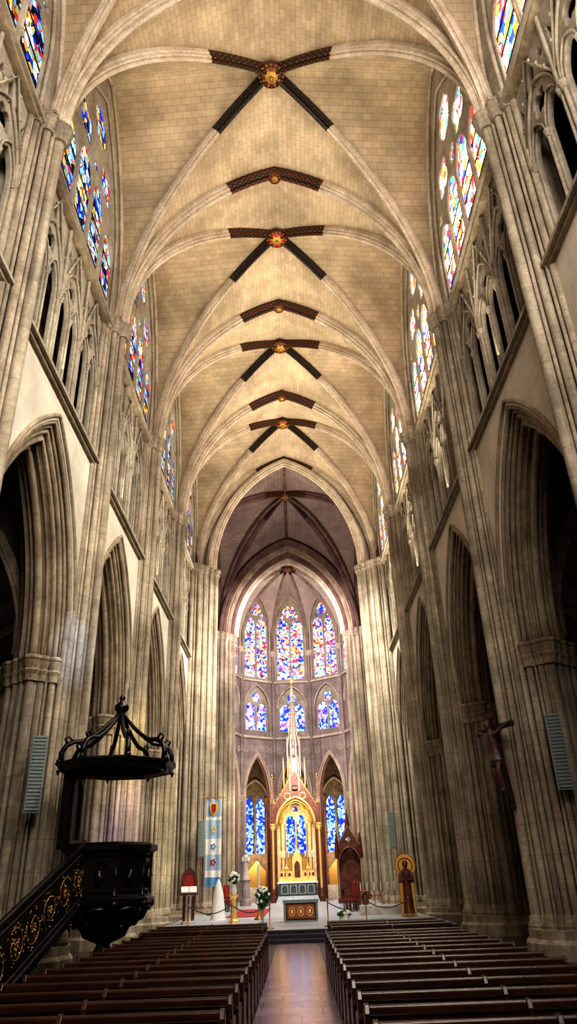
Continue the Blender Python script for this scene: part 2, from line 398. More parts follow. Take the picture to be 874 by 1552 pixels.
# ------------------------------------------------------------------ nave vault
def vaultbay(y0,y1,Hc,matv,matr,w=W,zs=ZS,H=HR,paint=True,col='red',rw=.14):
    mb=MB(); c=Vector((0,(y0+y1)/2)); 
    a,b,d,e=Vector((-w,y0)),Vector((w,y0)),Vector((w,y1)),Vector((-w,y1))
    for p,q in((a,b),(b,d),(d,e),(e,a)): cell(mb,c,p,q,zs,Hc,H,matv)
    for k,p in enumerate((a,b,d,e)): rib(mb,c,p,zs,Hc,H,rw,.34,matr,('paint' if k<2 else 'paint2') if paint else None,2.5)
    boss(mb,c.x,c.y,zs+Hc-.27,.44 if paint else .3,'goldd',col)
    return mb
for i in range(len(YP)-1):
    mb=vaultbay(YP[i],YP[i+1],HR+.6,'vault','rib',col='red' if i%2 else 'redwood')
    y=YP[i+1]
    for sx in(-1,1): rib(mb,(0,y),(sx*W,y),ZS,HR,HR,.18,.4,'rib','paint',1.9)
    if i<5: boss(mb,0,y,ZS+HR-.34,.24,'goldd','redwood')
    for sx in(-1,1):
        yc=(YP[i]+YP[i+1])/2
        for sy in(-1,1):
            path=[(sx*(W-.02),yc+sy*s*BL/2,ZS+HR*prof(s)) for s in Sx]
            mb.tube(path,.07,6,'rib')
    mb.build('nave_vault')
# crossing
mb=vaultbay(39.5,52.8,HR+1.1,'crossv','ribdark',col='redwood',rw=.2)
def order(y,w_,H,hw,d,mat): 
    for sx in(-1,1): rib(mb,(0,y),(sx*w_,y),ZS,H,H,hw,d,mat)
for y,w_,H,mt_ in((39.45,4.75,HR-.25,'rib'),(39.85,5.15,HR+.05,'arch')): order(y,w_,H,.2,.4,mt_)
for y,w_,H,mt_ in((53.0,4.45,HR-1.35,'rib'),(52.65,4.75,HR-.95,'ribdark'),(52.3,5.05,HR-.55,'arch'),(51.95,5.35,HR-.15,'ribdark')): order(y,w_,H,.2,.42,mt_)
for y,w_,H in((53.15,4.5,HR-1.35),(39.75,4.85,HR-.25)):
    pts=[(-s*w_,ZS+H*prof(s)) for s in Sx[::-1]]+[(s*w_,ZS+H*prof(s)) for s in Sx[1:]]
    mb.plate([(-6,ZS)]+pts+[(6,ZS),(6,ZS+HR*prof(.9)+1),(4.5,ZS+HR*prof(.7)+1.2),(0,ZS+HR+.5),(-4.5,ZS+HR*prof(.7)+1.2),(-6,ZS+HR*prof(.9)+1)],[],.2,lambda u,v,w,y=y:(u,y+w,v),'rib')
yc=46.15
for sx in(-1,1):
    for sy in(-1,1):
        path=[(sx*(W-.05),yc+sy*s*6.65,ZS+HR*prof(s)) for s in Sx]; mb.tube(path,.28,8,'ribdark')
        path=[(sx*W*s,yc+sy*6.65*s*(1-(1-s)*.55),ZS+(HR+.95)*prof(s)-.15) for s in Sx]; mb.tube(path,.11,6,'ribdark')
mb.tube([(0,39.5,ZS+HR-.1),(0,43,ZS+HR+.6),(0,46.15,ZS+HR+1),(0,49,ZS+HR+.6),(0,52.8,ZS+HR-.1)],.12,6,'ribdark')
mb.build('crossing_vault')
# choir vault
Yc=57.0; VR=5.35
verts=[(VR,52.8)]+[(VR*math.sin(math.radians(90-36*k)),Yc+VR*math.cos(math.radians(90-36*k))) for k in range(6)]+[(-VR,52.8)]
mb=MB(); Bc=(0,57.3); ZA=20.0
for k in range(len(verts)-1): cell(mb,Bc,verts[k],verts[k+1],ZA,6.3,5.5 if k not in(0,len(verts)-2) else 6,'vaultcap')
cell(mb,Bc,verts[0],verts[-1],ZA,6.3,6.3,'vaultcap')
for p in verts: rib(mb,Bc,p,ZA,6.3,6.0,.11,.26,'arch','paint',.8)
boss(mb,0,57.3,ZA+6.1,.4,'goldd','redwood')
mb.build('apse_vault')

# ------------------------------------------------------------------ piers
def pier_mesh():
    mb=MB()
    core=[(-.6,-.28),(-.43,-.66),(-.13,-.9),(.15,-.9),(.5,-.68),(.78,-.28),(.78,.28),(.5,.68),(.15,.9),(-.13,.9),(-.43,.66),(-.6,.28)]
    vs=[(x,y,z) for z in(0,7.0) for x,y in core]; n=len(core)
    mb.add(vs,[(i,(i+1)%n,n+(i+1)%n,n+i) for i in range(n)]+[tuple(range(n,2*n))],'pier')
    mb.lathe([(1.42,0),(1.42,.3),(1.33,.38),(1.33,.55)],(.02,0,0),12,'pier',smooth=False,sx=.98,sy=.98)
    tall=[(-1.06,0,.13),(-.96,.17,.05),(-.96,-.17,.05),(-.87,.31,.095),(-.87,-.31,.095),(-.77,.45,.045),(-.77,-.45,.045),(-.69,.57,.08),(-.69,-.57,.08),(-.6,.73,.075),(-.6,-.73,.075)]
    zc=ZS-.55
    for x,y,r in tall:
        mb.cyl((x,y,.4),(x,y,zc+.1),r,r,12,'pier'); shaftbase(mb,x,y,0,r)
    mb.box(-.86,-.5,-.18,.18,.2,ZS,'pier'); mb.box(-.7,-.4,-.38,.38,.2,ZS,'pier'); mb.box(-.56,-.3,-.7,.7,.2,ZS,'pier')
    for x,y,r in tall[:9]:
        if r>.05: capital(mb,x,y,zc,.55,r*1.25)
    mb.box(-1.08,-.5,-.5,.5,ZS,ZS+.1,'pier')
    for sy in(-1,1):
        for x,y,r in[(-.45,.86,.085),(-.33,.96,.04),(-.22,1.03,.08),(-.12,1.09,.035),(0,1.13,.12),(.12,1.09,.035),(.22,1.03,.08),(.33,.96,.04),(.45,.86,.085),(.68,.6,.12),(.85,.35,.1)]:
            mb.cyl((x,y*sy,.4),(x,y*sy,6.4),r,r,10,'pier'); shaftbase(mb,x,y*sy,0,r)
            if r>.05: capital(mb,x,y*sy,6.2,.6,r*1.2,'arch')
    mb.cyl((1.05,0,.4),(1.05,0,6.4),.18,.18,12,'pier'); capital(mb,1.05,0,6.2,.6,.19,'arch')
    mb.lathe([(1.0,6.78),(1.0,7.4)],(.05,0,0),12,'arch',smooth=False,sx=.85,sy=.85)
    return mb
first=None
for y in YP[:-1]:
    for sx in(1,-1):
        if first is None: first=pier_mesh().build('clustered_pier',(6.4,y,0))
        else: dup(first,(sx*6.4,y,0),(0,0,0 if sx>0 else pi))
def crossing_pier():
    mb=MB()
    core=[(-1.5,-.2),(-1.1,-.75),(-.5,-1.15),(.6,-1.15),(1.2,-.6),(1.2,.6),(.6,1.15),(-.5,1.15),(-1.1,.75),(-1.5,.2)]
    vs=[(x,y,z) for z in(0,ZS) for x,y in core]; n=len(core)
    mb.add(vs,[(i,(i+1)%n,n+(i+1)%n,n+i) for i in range(n)]+[tuple(range(n,2*n))],'pier')
    mb.lathe([(1.9,0),(1.9,.3),(1.8,.38),(1.8,.55)],(-.1,0,0),12,'pier',smooth=False)
    tall=[(-1.75,0,.17)]
    for sy in(-1,1):
        tall+=[(-1.6,.2*sy,.07),(-1.48,.38*sy,.12),(-1.33,.57*sy,.06),(-1.2,.73*sy,.12),(-1.05,.9*sy,.06),(-.9,1.02*sy,.13),(-.7,1.14*sy,.07),(-.5,1.25*sy,.14),(-.24,1.24*sy,.07),(0,1.27*sy,.14),(.3,1.24*sy,.08),(.6,1.24*sy,.14)]
    for x,y,r in tall:
        mb.cyl((x,y,.4),(x,y,ZS-.45),r,r,12,'pier'); shaftbase(mb,x,y,0,r); capital(mb,x,y,ZS-.55,.55,r)
    return mb
cp=crossing_pier().build('crossing_pier',(6.15,39.7,0)); dup(cp,(-6.15,39.7,0),(0,0,pi)); dup(cp,(6.1,52.6,0)); dup(cp,(-6.1,52.6,0),(0,0,pi))

# ------------------------------------------------------------------ side walls
def conc(a,n=14):
    r=3.6+a; th=math.acos(3.6/r)
    R=[(-3.6+r*math.cos(th*k/n),6.72+r*math.sin(th*k/n)) for k in range(n+1)]
    return [(-x,z) for x,z in R]+R[::-1][1:]
for s,nm in((-1,'wall_left'),(1,'wall_right')):
    mb=MB()
    for i in range(len(YP)-1):
        yc=(YP[i]+YP[i+1])/2; H=BL/2
        def mp(xin,thk,dz=0): return lambda u,v,w:(s*(xin+thk/2+w),yc+u,v+dz)
        def arc_plate(xin,thk,a,mat):
            mb.plate([(-H,6.68)]+[(x,z) for x,z in conc(a)]+[(H,6.68),(H,12.95),(-H,12.95)],[],thk,mp(xin,thk),mat)
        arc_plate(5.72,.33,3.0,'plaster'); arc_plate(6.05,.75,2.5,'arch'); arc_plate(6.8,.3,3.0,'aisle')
        for xx,a,r in((5.70,3.12,.06),(5.80,2.95,.06),(5.9,2.84,.045),(5.99,2.73,.07),(6.08,2.54,.07),(6.22,2.47,.045),(6.42,2.38,.11),(6.6,2.45,.06)):
            mb.tube([(s*xx,yc+u,v) for u,v in conc(a)],r,6,'arch')
        for z,o in((12.9,.22),(18.2,.2)):
            mb.box(*(sorted((s*(5.74-o),s*6.0))),yc-H,yc+H,z,z+.1,'tracery')
            mb.box(*(sorted((s*(5.74-o*.55),s*6.0))),yc-H,yc+H,z-.1,z,'arch')
        holes=[]; UC=(-1.9,0,1.9)
        for c in UC:
            for d in(-.42,.42):
                holes.append(lancet(c+d,.345,13.6,15.9,.65))
            holes.append(foil(c,16.95,.33,4,pi/4))
            for d in(-1,1):
                holes.append(foil(c+d*.50,17.85,.2,3,pi/2,4))
                holes.append([(c+d*.86,16.9),(c+d*.86,17.9),(c+d*.68,17.5)])
            holes.append([(c-.07,16.3),(c,16.02),(c+.07,16.3)])
            holes.append([(c,17.45),(c+.15,17.95),(c,18.3),(c-.15,17.95)])
        mb.plate([(-2.87,13.35),(2.87,13.35),(2.87,18.5),(-2.87,18.5)],holes,.14,mp(5.84,.14,ZT),'tracery',.03)
        for c in UC:
            for u,r in((-.88,.05),(0,.04),(.88,.05)):
                mb.cyl((s*5.81,yc+c+u,13.4+ZT),(s*5.81,yc+c+u,15.9+ZT),r,r,8,'tracery')
                capital(mb,s*5.81,yc+c+u,15.75+ZT,.2,r*1.15,'tracery',8)
            mb.tube([(s*5.80,yc+u,v+ZT) for u,v in archpts(.87,1.6,16.0,c,8)],.042,6,'tracery')
            for d in(-.43,.43): mb.tube([(s*5.81,yc+u,v+ZT) for u,v in archpts(.4,.74,15.95,c+d,6)],.03,5,'tracery')
            mb.tube([(s*5.78,yc+c-.93,16.5+ZT),(s*5.78,yc+c,18.5+ZT),(s*5.78,yc+c+.93,16.5+ZT)],.042,5,'tracery')
            for d in(-.94,.94): mb.cyl((s*5.76,yc+c+d,15.9+ZT),(s*5.76,yc+c+d,18.4+ZT),.045,.045,6,'tracery')
            for f in(.25,.5,.75):
                for d in(-1,1): mb.sphere((s*5.75,yc+c+d*.93*(1-f),16.58+2.0*f+ZT),.05,'tracery',5)
        for d in(-1,1):
            ya,yb=sorted((yc+d*2.82,yc+d*H))
            mb.box(*sorted((s*5.76,s*6.3)),ya,yb,12.95,18.25,'tracery')
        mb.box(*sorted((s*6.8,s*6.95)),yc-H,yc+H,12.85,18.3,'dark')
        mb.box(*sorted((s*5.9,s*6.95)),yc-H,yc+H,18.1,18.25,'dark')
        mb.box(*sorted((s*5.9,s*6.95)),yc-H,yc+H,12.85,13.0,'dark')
        WA=2.86; wz=18.4; wsp=20.2; wr=5.3
        wo=lancet(0,WA,wz,wsp,wr,14)
        mb.plate([(-H,18.25),(H,18.25),(H,26.8),(-H,26.8)],[wo],.14,mp(5.64,.14),'tracery')
        mb.tube([(s*5.64,yc-WA,wz)]+[(s*5.64,yc+u,v) for u,v in archpts(WA,wr,wsp,0,12)]+[(s*5.64,yc+WA,wz)],.06,6,'tracery')
        hs=[]
        for c in(-2.09,-.7,.7,2.09):
            inn=abs(c)<1; hs.append(lancet(c,.63,wz+.12,20.9 if inn else 20.3,1.0))
        hs+= [foil(-1.2,22.65,.68,4,pi/4),foil(1.2,22.65,.68,4,pi/4),foil(0,24.1,.74,6,0),foil(0,22.2,.36,3,-pi/2),foil(-2.2,21.7,.2,3),foil(2.2,21.7,.2,3)]
        mb.plate(lancet(0,WA+.03,wz,wsp,wr,14),hs,.08,mp(5.70,.08),'tracery',.02)
        for c in(-1.4,0,1.4): mb.cyl((s*5.69,yc+c,wz),(s*5.69,yc+c,20.6),.05,.05,8,'tracery')
        for z in (19.1,19.8,20.5): mb.tube([(s*5.79,yc-2.8,z),(s*5.79,yc+2.8,z)],.02,4,'dark')
        g=MB(); g.plate(lancet(0,WA+.02,wz,wsp,wr,14),[],.02,mp(5.81,.02),'gR' if s>0 else 'gL')
        g.build('window_%d'%(i*2+(1 if s>0 else 2)))
    mb.build(nm)

# ------------------------------------------------------------------ aisles
for s,nm in((-1,'left'),(1,'right')):
    mb=MB()
    X0,X1=7.1,12.6
    for i in range(len(YP)-1):
        y0,y1=YP[i],YP[i+1]; c=Vector((s*(X0+X1)/2,(y0+y1)/2))
        P4=[Vector((s*X0,y0)),Vector((s*X1,y0)),Vector((s*X1,y1)),Vector((s*X0,y1))]
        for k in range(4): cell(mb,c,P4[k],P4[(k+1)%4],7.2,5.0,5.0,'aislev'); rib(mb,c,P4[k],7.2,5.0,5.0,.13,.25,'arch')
        for xx in(X0,X1): rib(mb,Vector((s*(X0+X1)/2,y1)),(s*xx,y1),7.2,5.0,5.0,.22,.3,'arch')
    mb.build('aisle_vault')
    mb=MB()
    for i in range(len(YP)-1):
        yc=(YP[i]+YP[i+1])/2
        mp=lambda u,v,w:(s*(12.75+w),yc+u,v)
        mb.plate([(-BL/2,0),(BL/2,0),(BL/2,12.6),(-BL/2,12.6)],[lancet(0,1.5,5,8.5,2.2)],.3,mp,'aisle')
        mb.plate(lancet(0,1.5,5,8.5,2.2),[lancet(-.72,.6,5.1,8.0,.9),lancet(.72,.6,5.1,8.0,.9),foil(0,9.45,.5)],.12,mp,'arch',.03)
        g=MB(); g.plate(lancet(0,1.5,5,8.5,2.2),[],.02,lambda u,v,w:(s*(12.87+w),yc+u,v),'gS'); g.build('window_%d'%(20+i*2+(1 if s>0 else 2)))
        y=YP[i+1]
        for dy in(-.3,0,.3): mb.cyl((s*12.5,y+dy,0),(s*12.5,y+dy,7.0),.18,.18,10,'arch')
        capital(mb,s*12.5,y,6.9,.5,.25,'arch')
    mb.build('wall_aisle_%s'%nm)
    mb=MB()
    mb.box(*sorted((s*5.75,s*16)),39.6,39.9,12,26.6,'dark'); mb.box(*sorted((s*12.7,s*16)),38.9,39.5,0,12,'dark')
    mb.box(*sorted((s*5.5,s*16)),52.9,53.4,0,26.6,'apse')
    mb.plate([(-6.65,0),(6.65,0),(6.65,26.6),(-6.65,26.6)],[lancet(0,3.4,12,17,5)],.4,lambda u,v,w:(s*(16+w),46.15+u,v),'apse')
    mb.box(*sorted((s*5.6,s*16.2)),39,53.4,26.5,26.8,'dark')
    mb.build('wall_transept_%s'%nm)
    g=MB(); g.plate(lancet(0,3.4,12,17,5),[],.02,lambda u,v,w:(s*(16.1+w),46.15+u,v),'gR'); g.build('window_%d'%(40 if s>0 else 41))

# ------------------------------------------------------------------ choir walls
mb=MB(); gl=[]
for k in range(len(verts)-1):
    A=Vector(verts[k]);Bv=Vector(verts[k+1]); mid=(A+Bv)/2; t=(Bv-A); l=t.length; t.normalize(); nrm=Vector((t.y,-t.x)); 
    if nrm.dot(mid-Vector((0,Yc-2)))<0: nrm=-nrm
    q=l/3.3 if l<3.6 else 1.15; h=l/2
    def mp(d0): return lambda u,v,w:(mid.x+t.x*u+nrm.x*(d0+w),mid.y+t.y*u+nrm.y*(d0+w),v)
    a=1.15*q
    mb.plate([(-h,.2),(-a,.2)]+archpts(a,3.1,7.8,0,12)+[(a,.2),(h,.2),(h,12.4),(-h,12.4)],[],.5,mp(.25),'apse')
    f=mp(0)
    for aa,dd,r in((a+.24,-.03,.07),(a+.06,.02,.08),(a-.03,.25,.08)):
        mb.tube([f(-aa,.3,dd)]+[f(u,v,dd) for u,v in archpts(aa,3.1+aa-a,7.8,0,12)]+[f(aa,.3,dd)],r,6,'rib' if dd<.1 else 'redcol')
    for sx in(-1,1): mb.tube([f(sx*h*.72+.2*math.cos(tt),11.3+.2*math.sin(tt),-.02) for tt in [2*pi*j/12 for j in range(13)]],.035,5,'rib')
    for z in(12.3,17.1):
        vs=[f(-h,z,-.15),f(h,z,-.15),f(h,z+.18,-.15),f(-h,z+.18,-.15),f(-h,z,.2),f(h,z,.2),f(h,z+.18,.2),f(-h,z+.18,.2)]
        mb.add(vs,[(0,1,2,3),(0,4,5,1),(3,2,6,7)],'rib')
    mw=lancet(0,1.2*q,12.9,14.9,1.85,10)
    mb.plate([(-h,12.3),(h,12.3),(h,17.2),(-h,17.2)],[mw],.3,mp(.15),'apse')
    mb.plate(mw,[lancet(-.57*q,.48*q,13.0,14.7,.6),lancet(.57*q,.48*q,13.0,14.7,.6),foil(0,15.75,.45,4,pi/4)],.1,mp(.2),'tracery',.02)
    mb.tube([f(u,v,-.02) for u,v in archpts(1.27*q,1.93,14.9,0,10)],.06,6,'rib')
    uw=lancet(0,1.32*q,17.35,22.3,3.0,12)
    mb.plate([(-h,17.2),(h,17.2),(h,26.3),(-h,26.3)],[uw],.3,mp(.15),'apse')
    mb.plate(uw,[lancet(-.63*q,.55*q,17.5,22.2,.9),lancet(.63*q,.55*q,17.5,22.2,.9),foil(0,23.8,.62,6),foil(-.66*q,23.3,.2,3),foil(.66*q,23.3,.2,3)],.1,mp(.15),'tracery',.02)
    for z in(18.5,19.7,20.9,22.1): mb.tube([f(-1.2*q,z,.22),f(1.2*q,z,.22)],.025,4,'tracery')
    mb.tube([f(u,v,-.02) for u,v in [(-1.4*q,17.3)]+archpts(1.4*q,3.08,22.3,0,12)+[(1.4*q,17.3)]],.07,6,'rib')
    g=MB(); g.plate(uw,[],.02,mp(.27),'gA'); gl.append(g); g=MB(); g.plate(mw,[],.02,mp(.27),'gM'); gl.append(g)
for k,(x,y) in enumerate(verts):
    d=Vector((x,y-Yc)); 
    if d.length<.1: d=Vector((1,0))
    d.normalize(); tt=Vector((-d.y,d.x))
    for o,b,r in((0,.12,.13),(.22,.0,.08),(-.22,.0,.08)):
        px,py=x-d.x*b+tt.x*o,y-d.y*b+tt.y*o
        mb.cyl((px,py,.2),(px,py,19.7),r,r,10,'apse'); capital(mb,px,py,19.5,.5,r,'rib')
        shaftbase(mb,px,py,.2,r,'apse')
        capital(mb,px,py,7.3,.45,r,'rib')
mb.build('apse_wall')
for i,g in enumerate(gl): g.build('window_%d'%(50+i))
# ambulatory chapels
mb=MB(); R2=10.5
for k in range(-4,5):
    ph=math.radians(20*k); nrm=Vector((math.sin(ph),math.cos(ph))); t=Vector((nrm.y,-nrm.x)); mid=Vector((0,Yc))+nrm*R2; h=R2*math.tan(math.radians(10))
    f=lambda u,v,w:(mid.x+t.x*u+nrm.x*w,mid.y+t.y*u+nrm.y*w,v)
    wl=[lancet(-.52,.42,3.7,7.4,.9),lancet(.52,.42,3.7,7.4,.9)]
    mb.plate([(-h,0),(h,0),(h,13),(-h,13)],wl,.3,f,'chapel')
    for u in(-1.1,1.1): mb.cyl(f(u,0,-.2),f(u,8,-.2),.11,.11,8,'redcol'); capital(mb,*f(u,7.8,-.2)[:2],7.8,.4,.13,'goldd')
    mb.tube([f(u,v,-.2) for u,v in archpts(1.1,1.6,8.1,0,8)],.11,6,'arch')
    for u in(-1.7,1.7): mb.cyl(f(u,0,-.1),f(u,11,-.1),.1,.1,8,'redcol')
    # altar block and retable in each chapel
    if k:
        vv=[f(u,v,w_) for w_ in(-1.1,-.3) for v in(.0,1.2) for u in(-.8,.8)]
        mb.add(vv,[(0,1,3,2),(4,6,7,5),(2,3,7,6),(0,2,6,4),(1,5,7,3)],'marble')
        mb.plate([(-.8,1.2),(.8,1.2),(.8,2.4),(0,3.2),(-.8,2.4)],[],.15,lambda u,v,w,f=f:f(u,v,w-.4),'goldd',.02)
    g=MB()
    for p in wl: g.plate(p,[],.02,lambda u,v,w:f(u,v,w+.14),'gC')
    g.build('window_%d'%(80+k))
vs=[];fs=[]
for k in range(25):
    a=math.radians(-96+8*k)
    for R in(5.7,8.3,11.2): vs.append((R*math.sin(a),Yc+R*math.cos(a),11.2 if R!=8.3 else 12.2))
for k in range(24):
    for j in range(2): fs.append((3*k+j,3*k+j+1,3*k+3+j+1,3*k+3+j))
mb.add(vs,fs,'aislev',smooth=True)
for s in(-1,1): mb.box(*sorted((s*5.7,s*11.2)),53.3,57.2,11.2,11.4,'aislev')
mb.build('wall_ambulatory')

# west wall
mb=MB()
mb.plate([(-13,0),(13,0),(13,27),(-13,27)],[lancet(0,3.5,11,17,6)],.4,lambda u,v,w:(u,-4.2+w,v),'plaster')
mb.build('wall_west')
g=MB(); g.plate(lancet(0,3.5,11,17,6),[],.02,lambda u,v,w:(u,-4.35+w,v),'gR'); g.build('window_100')

# ------------------------------------------------------------------ floor
mb=MB(); mb.box(-17,17,-5,70,-.2,0,'floor'); mb.build('floor')
mb=MB(); mb.box(-.66,.54,-4,24.3,0,.012,'path'); mb.build('aisle_paving')
mb=MB()
mb.box(-5.2,5.2,24.4,62.5,0,.1,'step'); mb.box(-5.1,5.1,24.9,62.5,.1,.2,'step'); mb.box(-5.0,5.0,25.4,62.5,.2,.29,'step'); mb.box(-5.0,5.0,25.7,62.5,.29,.3,'platform')
mb.build('altar_platform')

# ------------------------------------------------------------------ pews
mb=MB(); PLN=2.9
prof_end=[(-.06,0),(-.06,.64),(-.03,.70),(.03,.71),(.07,.66),(.08,.55),(.2,.5),(.36,.5),(.42,.46),(.4,.36),(.36,.2),(.44,.04),(.44,0)]
for x in(-PLN/2+.02,0,PLN/2-.02):
    mb.plate(prof_end,[],.05,lambda u,v,w,x=x:(x+w,u,v),'wood',.008)
mb.box(-PLN/2,PLN/2,-.015,.015,.4,.62,'wood')
mb.box(-PLN/2,PLN/2,-.045,.045,.63,.67,'wood')
mb.cyl((-PLN/2,0,.67),(PLN/2,0,.67),.03,.03,8,'wood')
mb.box(-PLN/2,PLN/2,.02,.4,.38,.42,'wood')
mb.box(-PLN/2,PLN/2,-.2,-.02,.5,.525,'wood')
mb.box(-PLN/2,PLN/2,-.42,-.26,.15,.19,'wood')
for x in(-PLN/2+.05,PLN/2-.05): mb.box(x-.03,x+.03,-.44,0,.0,.15,'wood')
mb.box(-PLN/2,PLN/2,.3,.34,.06,.12,'wood')
p0=None; y=3.4
while y<17.9:
    for sx,xc in((-1,-2.13),(1,2.0)):
        if p0 is None: p0=mb.build('wooden_pew',(xc,y,0))
        else: dup(p0,(xc,y,0))
    y+=.82
for y in(19.2,20.3,21.4):
    for xc in(-2.3,2.2): dup(p0,(xc,y,0))

# ------------------------------------------------------------------ pulpit
mb=MB(); 
tub=[(.1,-1.05),(.2,-.98),(.14,-.86),(.3,-.74),(.42,-.6),(.36,-.52),(.62,-.38),(.8,-.26),(.74,-.2),(.98,-.14),(1.0,-.04),(.88,.02),(.84,.06),(.84,.72),(.9,.76),(.9,.8),(1.03,.86),(1.03,.95),(.95,1.0),(.8,1.0)]
mb.lathe(tub,(0,0,1.5),8,'black',smooth=False,rot=pi/8)
for i in range(8):
    t=2*pi*i/8; nx,ny=math.cos(t),math.sin(t); ap=.84*math.cos(pi/8)
    f=lambda u,v,w,nx=nx,ny=ny:(nx*(ap+w)-ny*u,ny*(ap+w)+nx*u,1.5+v)
    mb.plate([(-.3,.08),(.3,.08),(.3,.7),(-.3,.7)],[lancet(0,.21,.14,.42,.2)],.06,lambda u,v,w,f=f:f(u,v,w+.02),'black',.01)
    mb.skin([f(0,.2,.05),f(0,.38,.06),f(0,.5,.06),f(.1,.32,.1),f(-.1,.32,.1)],[(0,1),(1,2),(1,3),(1,4)],[.08,.07,.05,.03,.03],'black',1)
    mb.tube([f(-.3,-.28,-.1),f(-.1,-.22,.1),f(.1,-.22,.1),f(.3,-.28,-.1)],.05,6,'black')
    t2=t+pi/8; c,s_=math.cos(t2),math.sin(t2)
    mb.lathe([(.07,0),(.045,.06),(.045,.3),(.07,.36),(.045,.42),(.045,.7),(.07,.78)],(.87*c,.87*s_,1.52),8,'black')
    mb.sphere((.92*c,.92*s_,1.36),.09,'black'); mb.sphere((.6*c,.6*s_,1.02),.08,'black')
    mb.tube([(.9*c,.9*s_,1.36),(.75*c,.75*s_,1.1),(.5*c,.5*s_,1.0),(.4*c,.4*s_,.8),(.2*c,.2*s_,.7)],[.05,.06,.05,.05,.03],6,'black')
mb.cyl((0,0,0),(0,0,.6),.18,.14,8,'black'); mb.lathe([(.4,0),(.4,.12),(.25,.2)],(0,0,0),8,'black',smooth=False)
can=[(1.05,4.0),(1.22,3.94),(1.28,4.0),(1.3,4.06),(1.36,4.1),(1.36,4.14),(1.24,4.17),(1.1,4.19),(.3,4.3)]
mb.lathe(can,(0,0,0),8,'black',smooth=False,rot=pi/8)
mb.lathe([(1.05,4.0),(.5,4.08),(.02,4.1)],(0,0,0),8,'black',smooth=False,rot=pi/8)
for i in range(8):
    t=2*pi*i/8+pi/8; c,s_=math.cos(t),math.sin(t)
    pts=[(1.24,4.15),(1.25,4.35),(1.16,4.52),(1.0,4.6),(.8,4.62),(.6,4.74),(.4,4.9),(.2,5.1),(.06,5.25)]
    mb.tube([(r*c,r*s_,z) for r,z in pts],[.07,.06,.055,.05,.05,.05,.05,.045,.04],6,'black')
    mb.tube([(r*c,r*s_,z) for r,z in [(1.0,4.58),(1.12,4.72),(1.2,4.66),(1.15,4.58)]],.03,5,'black')
    mb.sphere((1.28*c,1.28*s_,4.17),.07,'black')
    mb.cyl((1.28*c,1.28*s_,3.98),(1.28*c,1.28*s_,3.88),.05,.01,6,'black')
mb.lathe([(.05,5.05),(.13,5.18),(.08,5.26),(.17,5.38),(.17,5.45),(.06,5.55),(.05,5.6),(.08,5.64),(.01,5.72)],(0,0,0),12,'black')
mb.box(-1.05,-.85,-.45,.45,2.4,4.1,'black')
mb.plate([(-.4,2.5),(.4,2.5),(.4,3.95),(-.4,3.95)],[lancet(0,.28,2.6,3.5,.3)],.05,lambda u,v,w:(-.82+w,u,v),'black',.01)
mb.box(-1.2,-.8,-.5,.5,1.2,1.5,'black')
NSt=9; path=[]
for i in range(NSt+1):
    f=i/NSt; path.append((-.35-.35*f,-.75-3.9*f,1.5-1.5*f))
for i in range(NSt):
    x,y,z=path[i]; y2=path[i+1][1]
    mb.box(x-.75,x-.02,y2,y,max(0,z-.34),z-.08,'black')
outer=[(y,z) for x,y,z in path]
poly=[(y,z-.25 if z>.3 else 0) for y,z in outer]+[(y,z+.98) for y,z in outer[::-1]]
def stm(w0): return lambda u,v,w:(-.35-.35*((-.75-u)/3.9)+w0+w,u,v)
mb.plate(poly,[],.05,stm(0),'black')
mb.tube([stm(0)(y,z+1.0,0) for y,z in outer],.06,6,'black'); mb.tube([stm(.03)(y,z-.1,0) for y,z in outer],.05,6,'black')
mb.tube([stm(.03)(y,z+.87,0) for y,z in outer],.015,6,'bronze'); mb.tube([stm(.03)(y,z+.03,0) for y,z in outer],.015,6,'bronze')
for j in range(6):
    f=.08+.16*j; y=-.75-3.9*f; z=1.5-1.5*f+.45
    sg=1 if j%2 else -1
    pts=[]
    for k in range(22):
        t=k*.45+j; r=.29-.0115*k; pts.append(stm(.045)(y+r*math.cos(t)*1.05,z+sg*r*math.sin(t),0))
    mb.tube(pts,[.009-.0002*k for k in range(22)],5,'goldd')
    for k in range(0,22):
        p=pts[k]; a=random.uniform(0,6.28); d=random.uniform(.02,.08)
        mb.sphere((p[0]+.008,p[1]+d*math.cos(a),p[2]+d*math.sin(a)),random.uniform(.012,.028),'gold',5,(.4,1.6,.7))
    for k in range(5):
        a=k*2*pi/5; mb.sphere(stm(.055)(y+.05*math.cos(a),z+.05*math.sin(a),0),.025,'gold',6,(.5,1,1))
    for k in range(10):
        a=random.uniform(0,6.28); d=random.uniform(.3,.38); mb.sphere(stm(.045)(y+d*math.cos(a),z+d*math.sin(a)*.9,0),.018,'gold',5,(.4,1.6,.8))
mb.box(path[-1][0]-.08,path[-1][0]+.08,path[-1][1]-.08,path[-1][1]+.08,0,1.15,'black')
mb.sphere((path[-1][0],path[-1][1],1.22),.1,'black')
mb.build('pulpit',(-4.02,16.75,0))

# votive candle stand
mb=MB(); mb.box(-.45,.45,-.2,.2,.75,.8,'bronze')
for x in(-.4,.4): mb.cyl((x,0,0),(x,0,.75),.03,.03,8,'bronze'); mb.box(x-.05,x+.05,-.2,.2,0,.04,'bronze')
for r in range(3):
    mb.box(-.42,.42,-.15+r*.13,-.05+r*.13,.8+r*.08,.83+r*.08,'bronze')
    for k in range(7): mb.cyl((-.36+.12*k,-.1+r*.13,.83+r*.08),(-.36+.12*k,-.1+r*.13,.9+r*.08),.03,.035,8,'votive')
mb.build('votive_candle_stand',(-5.6,21.2,0),(0,0,.4))

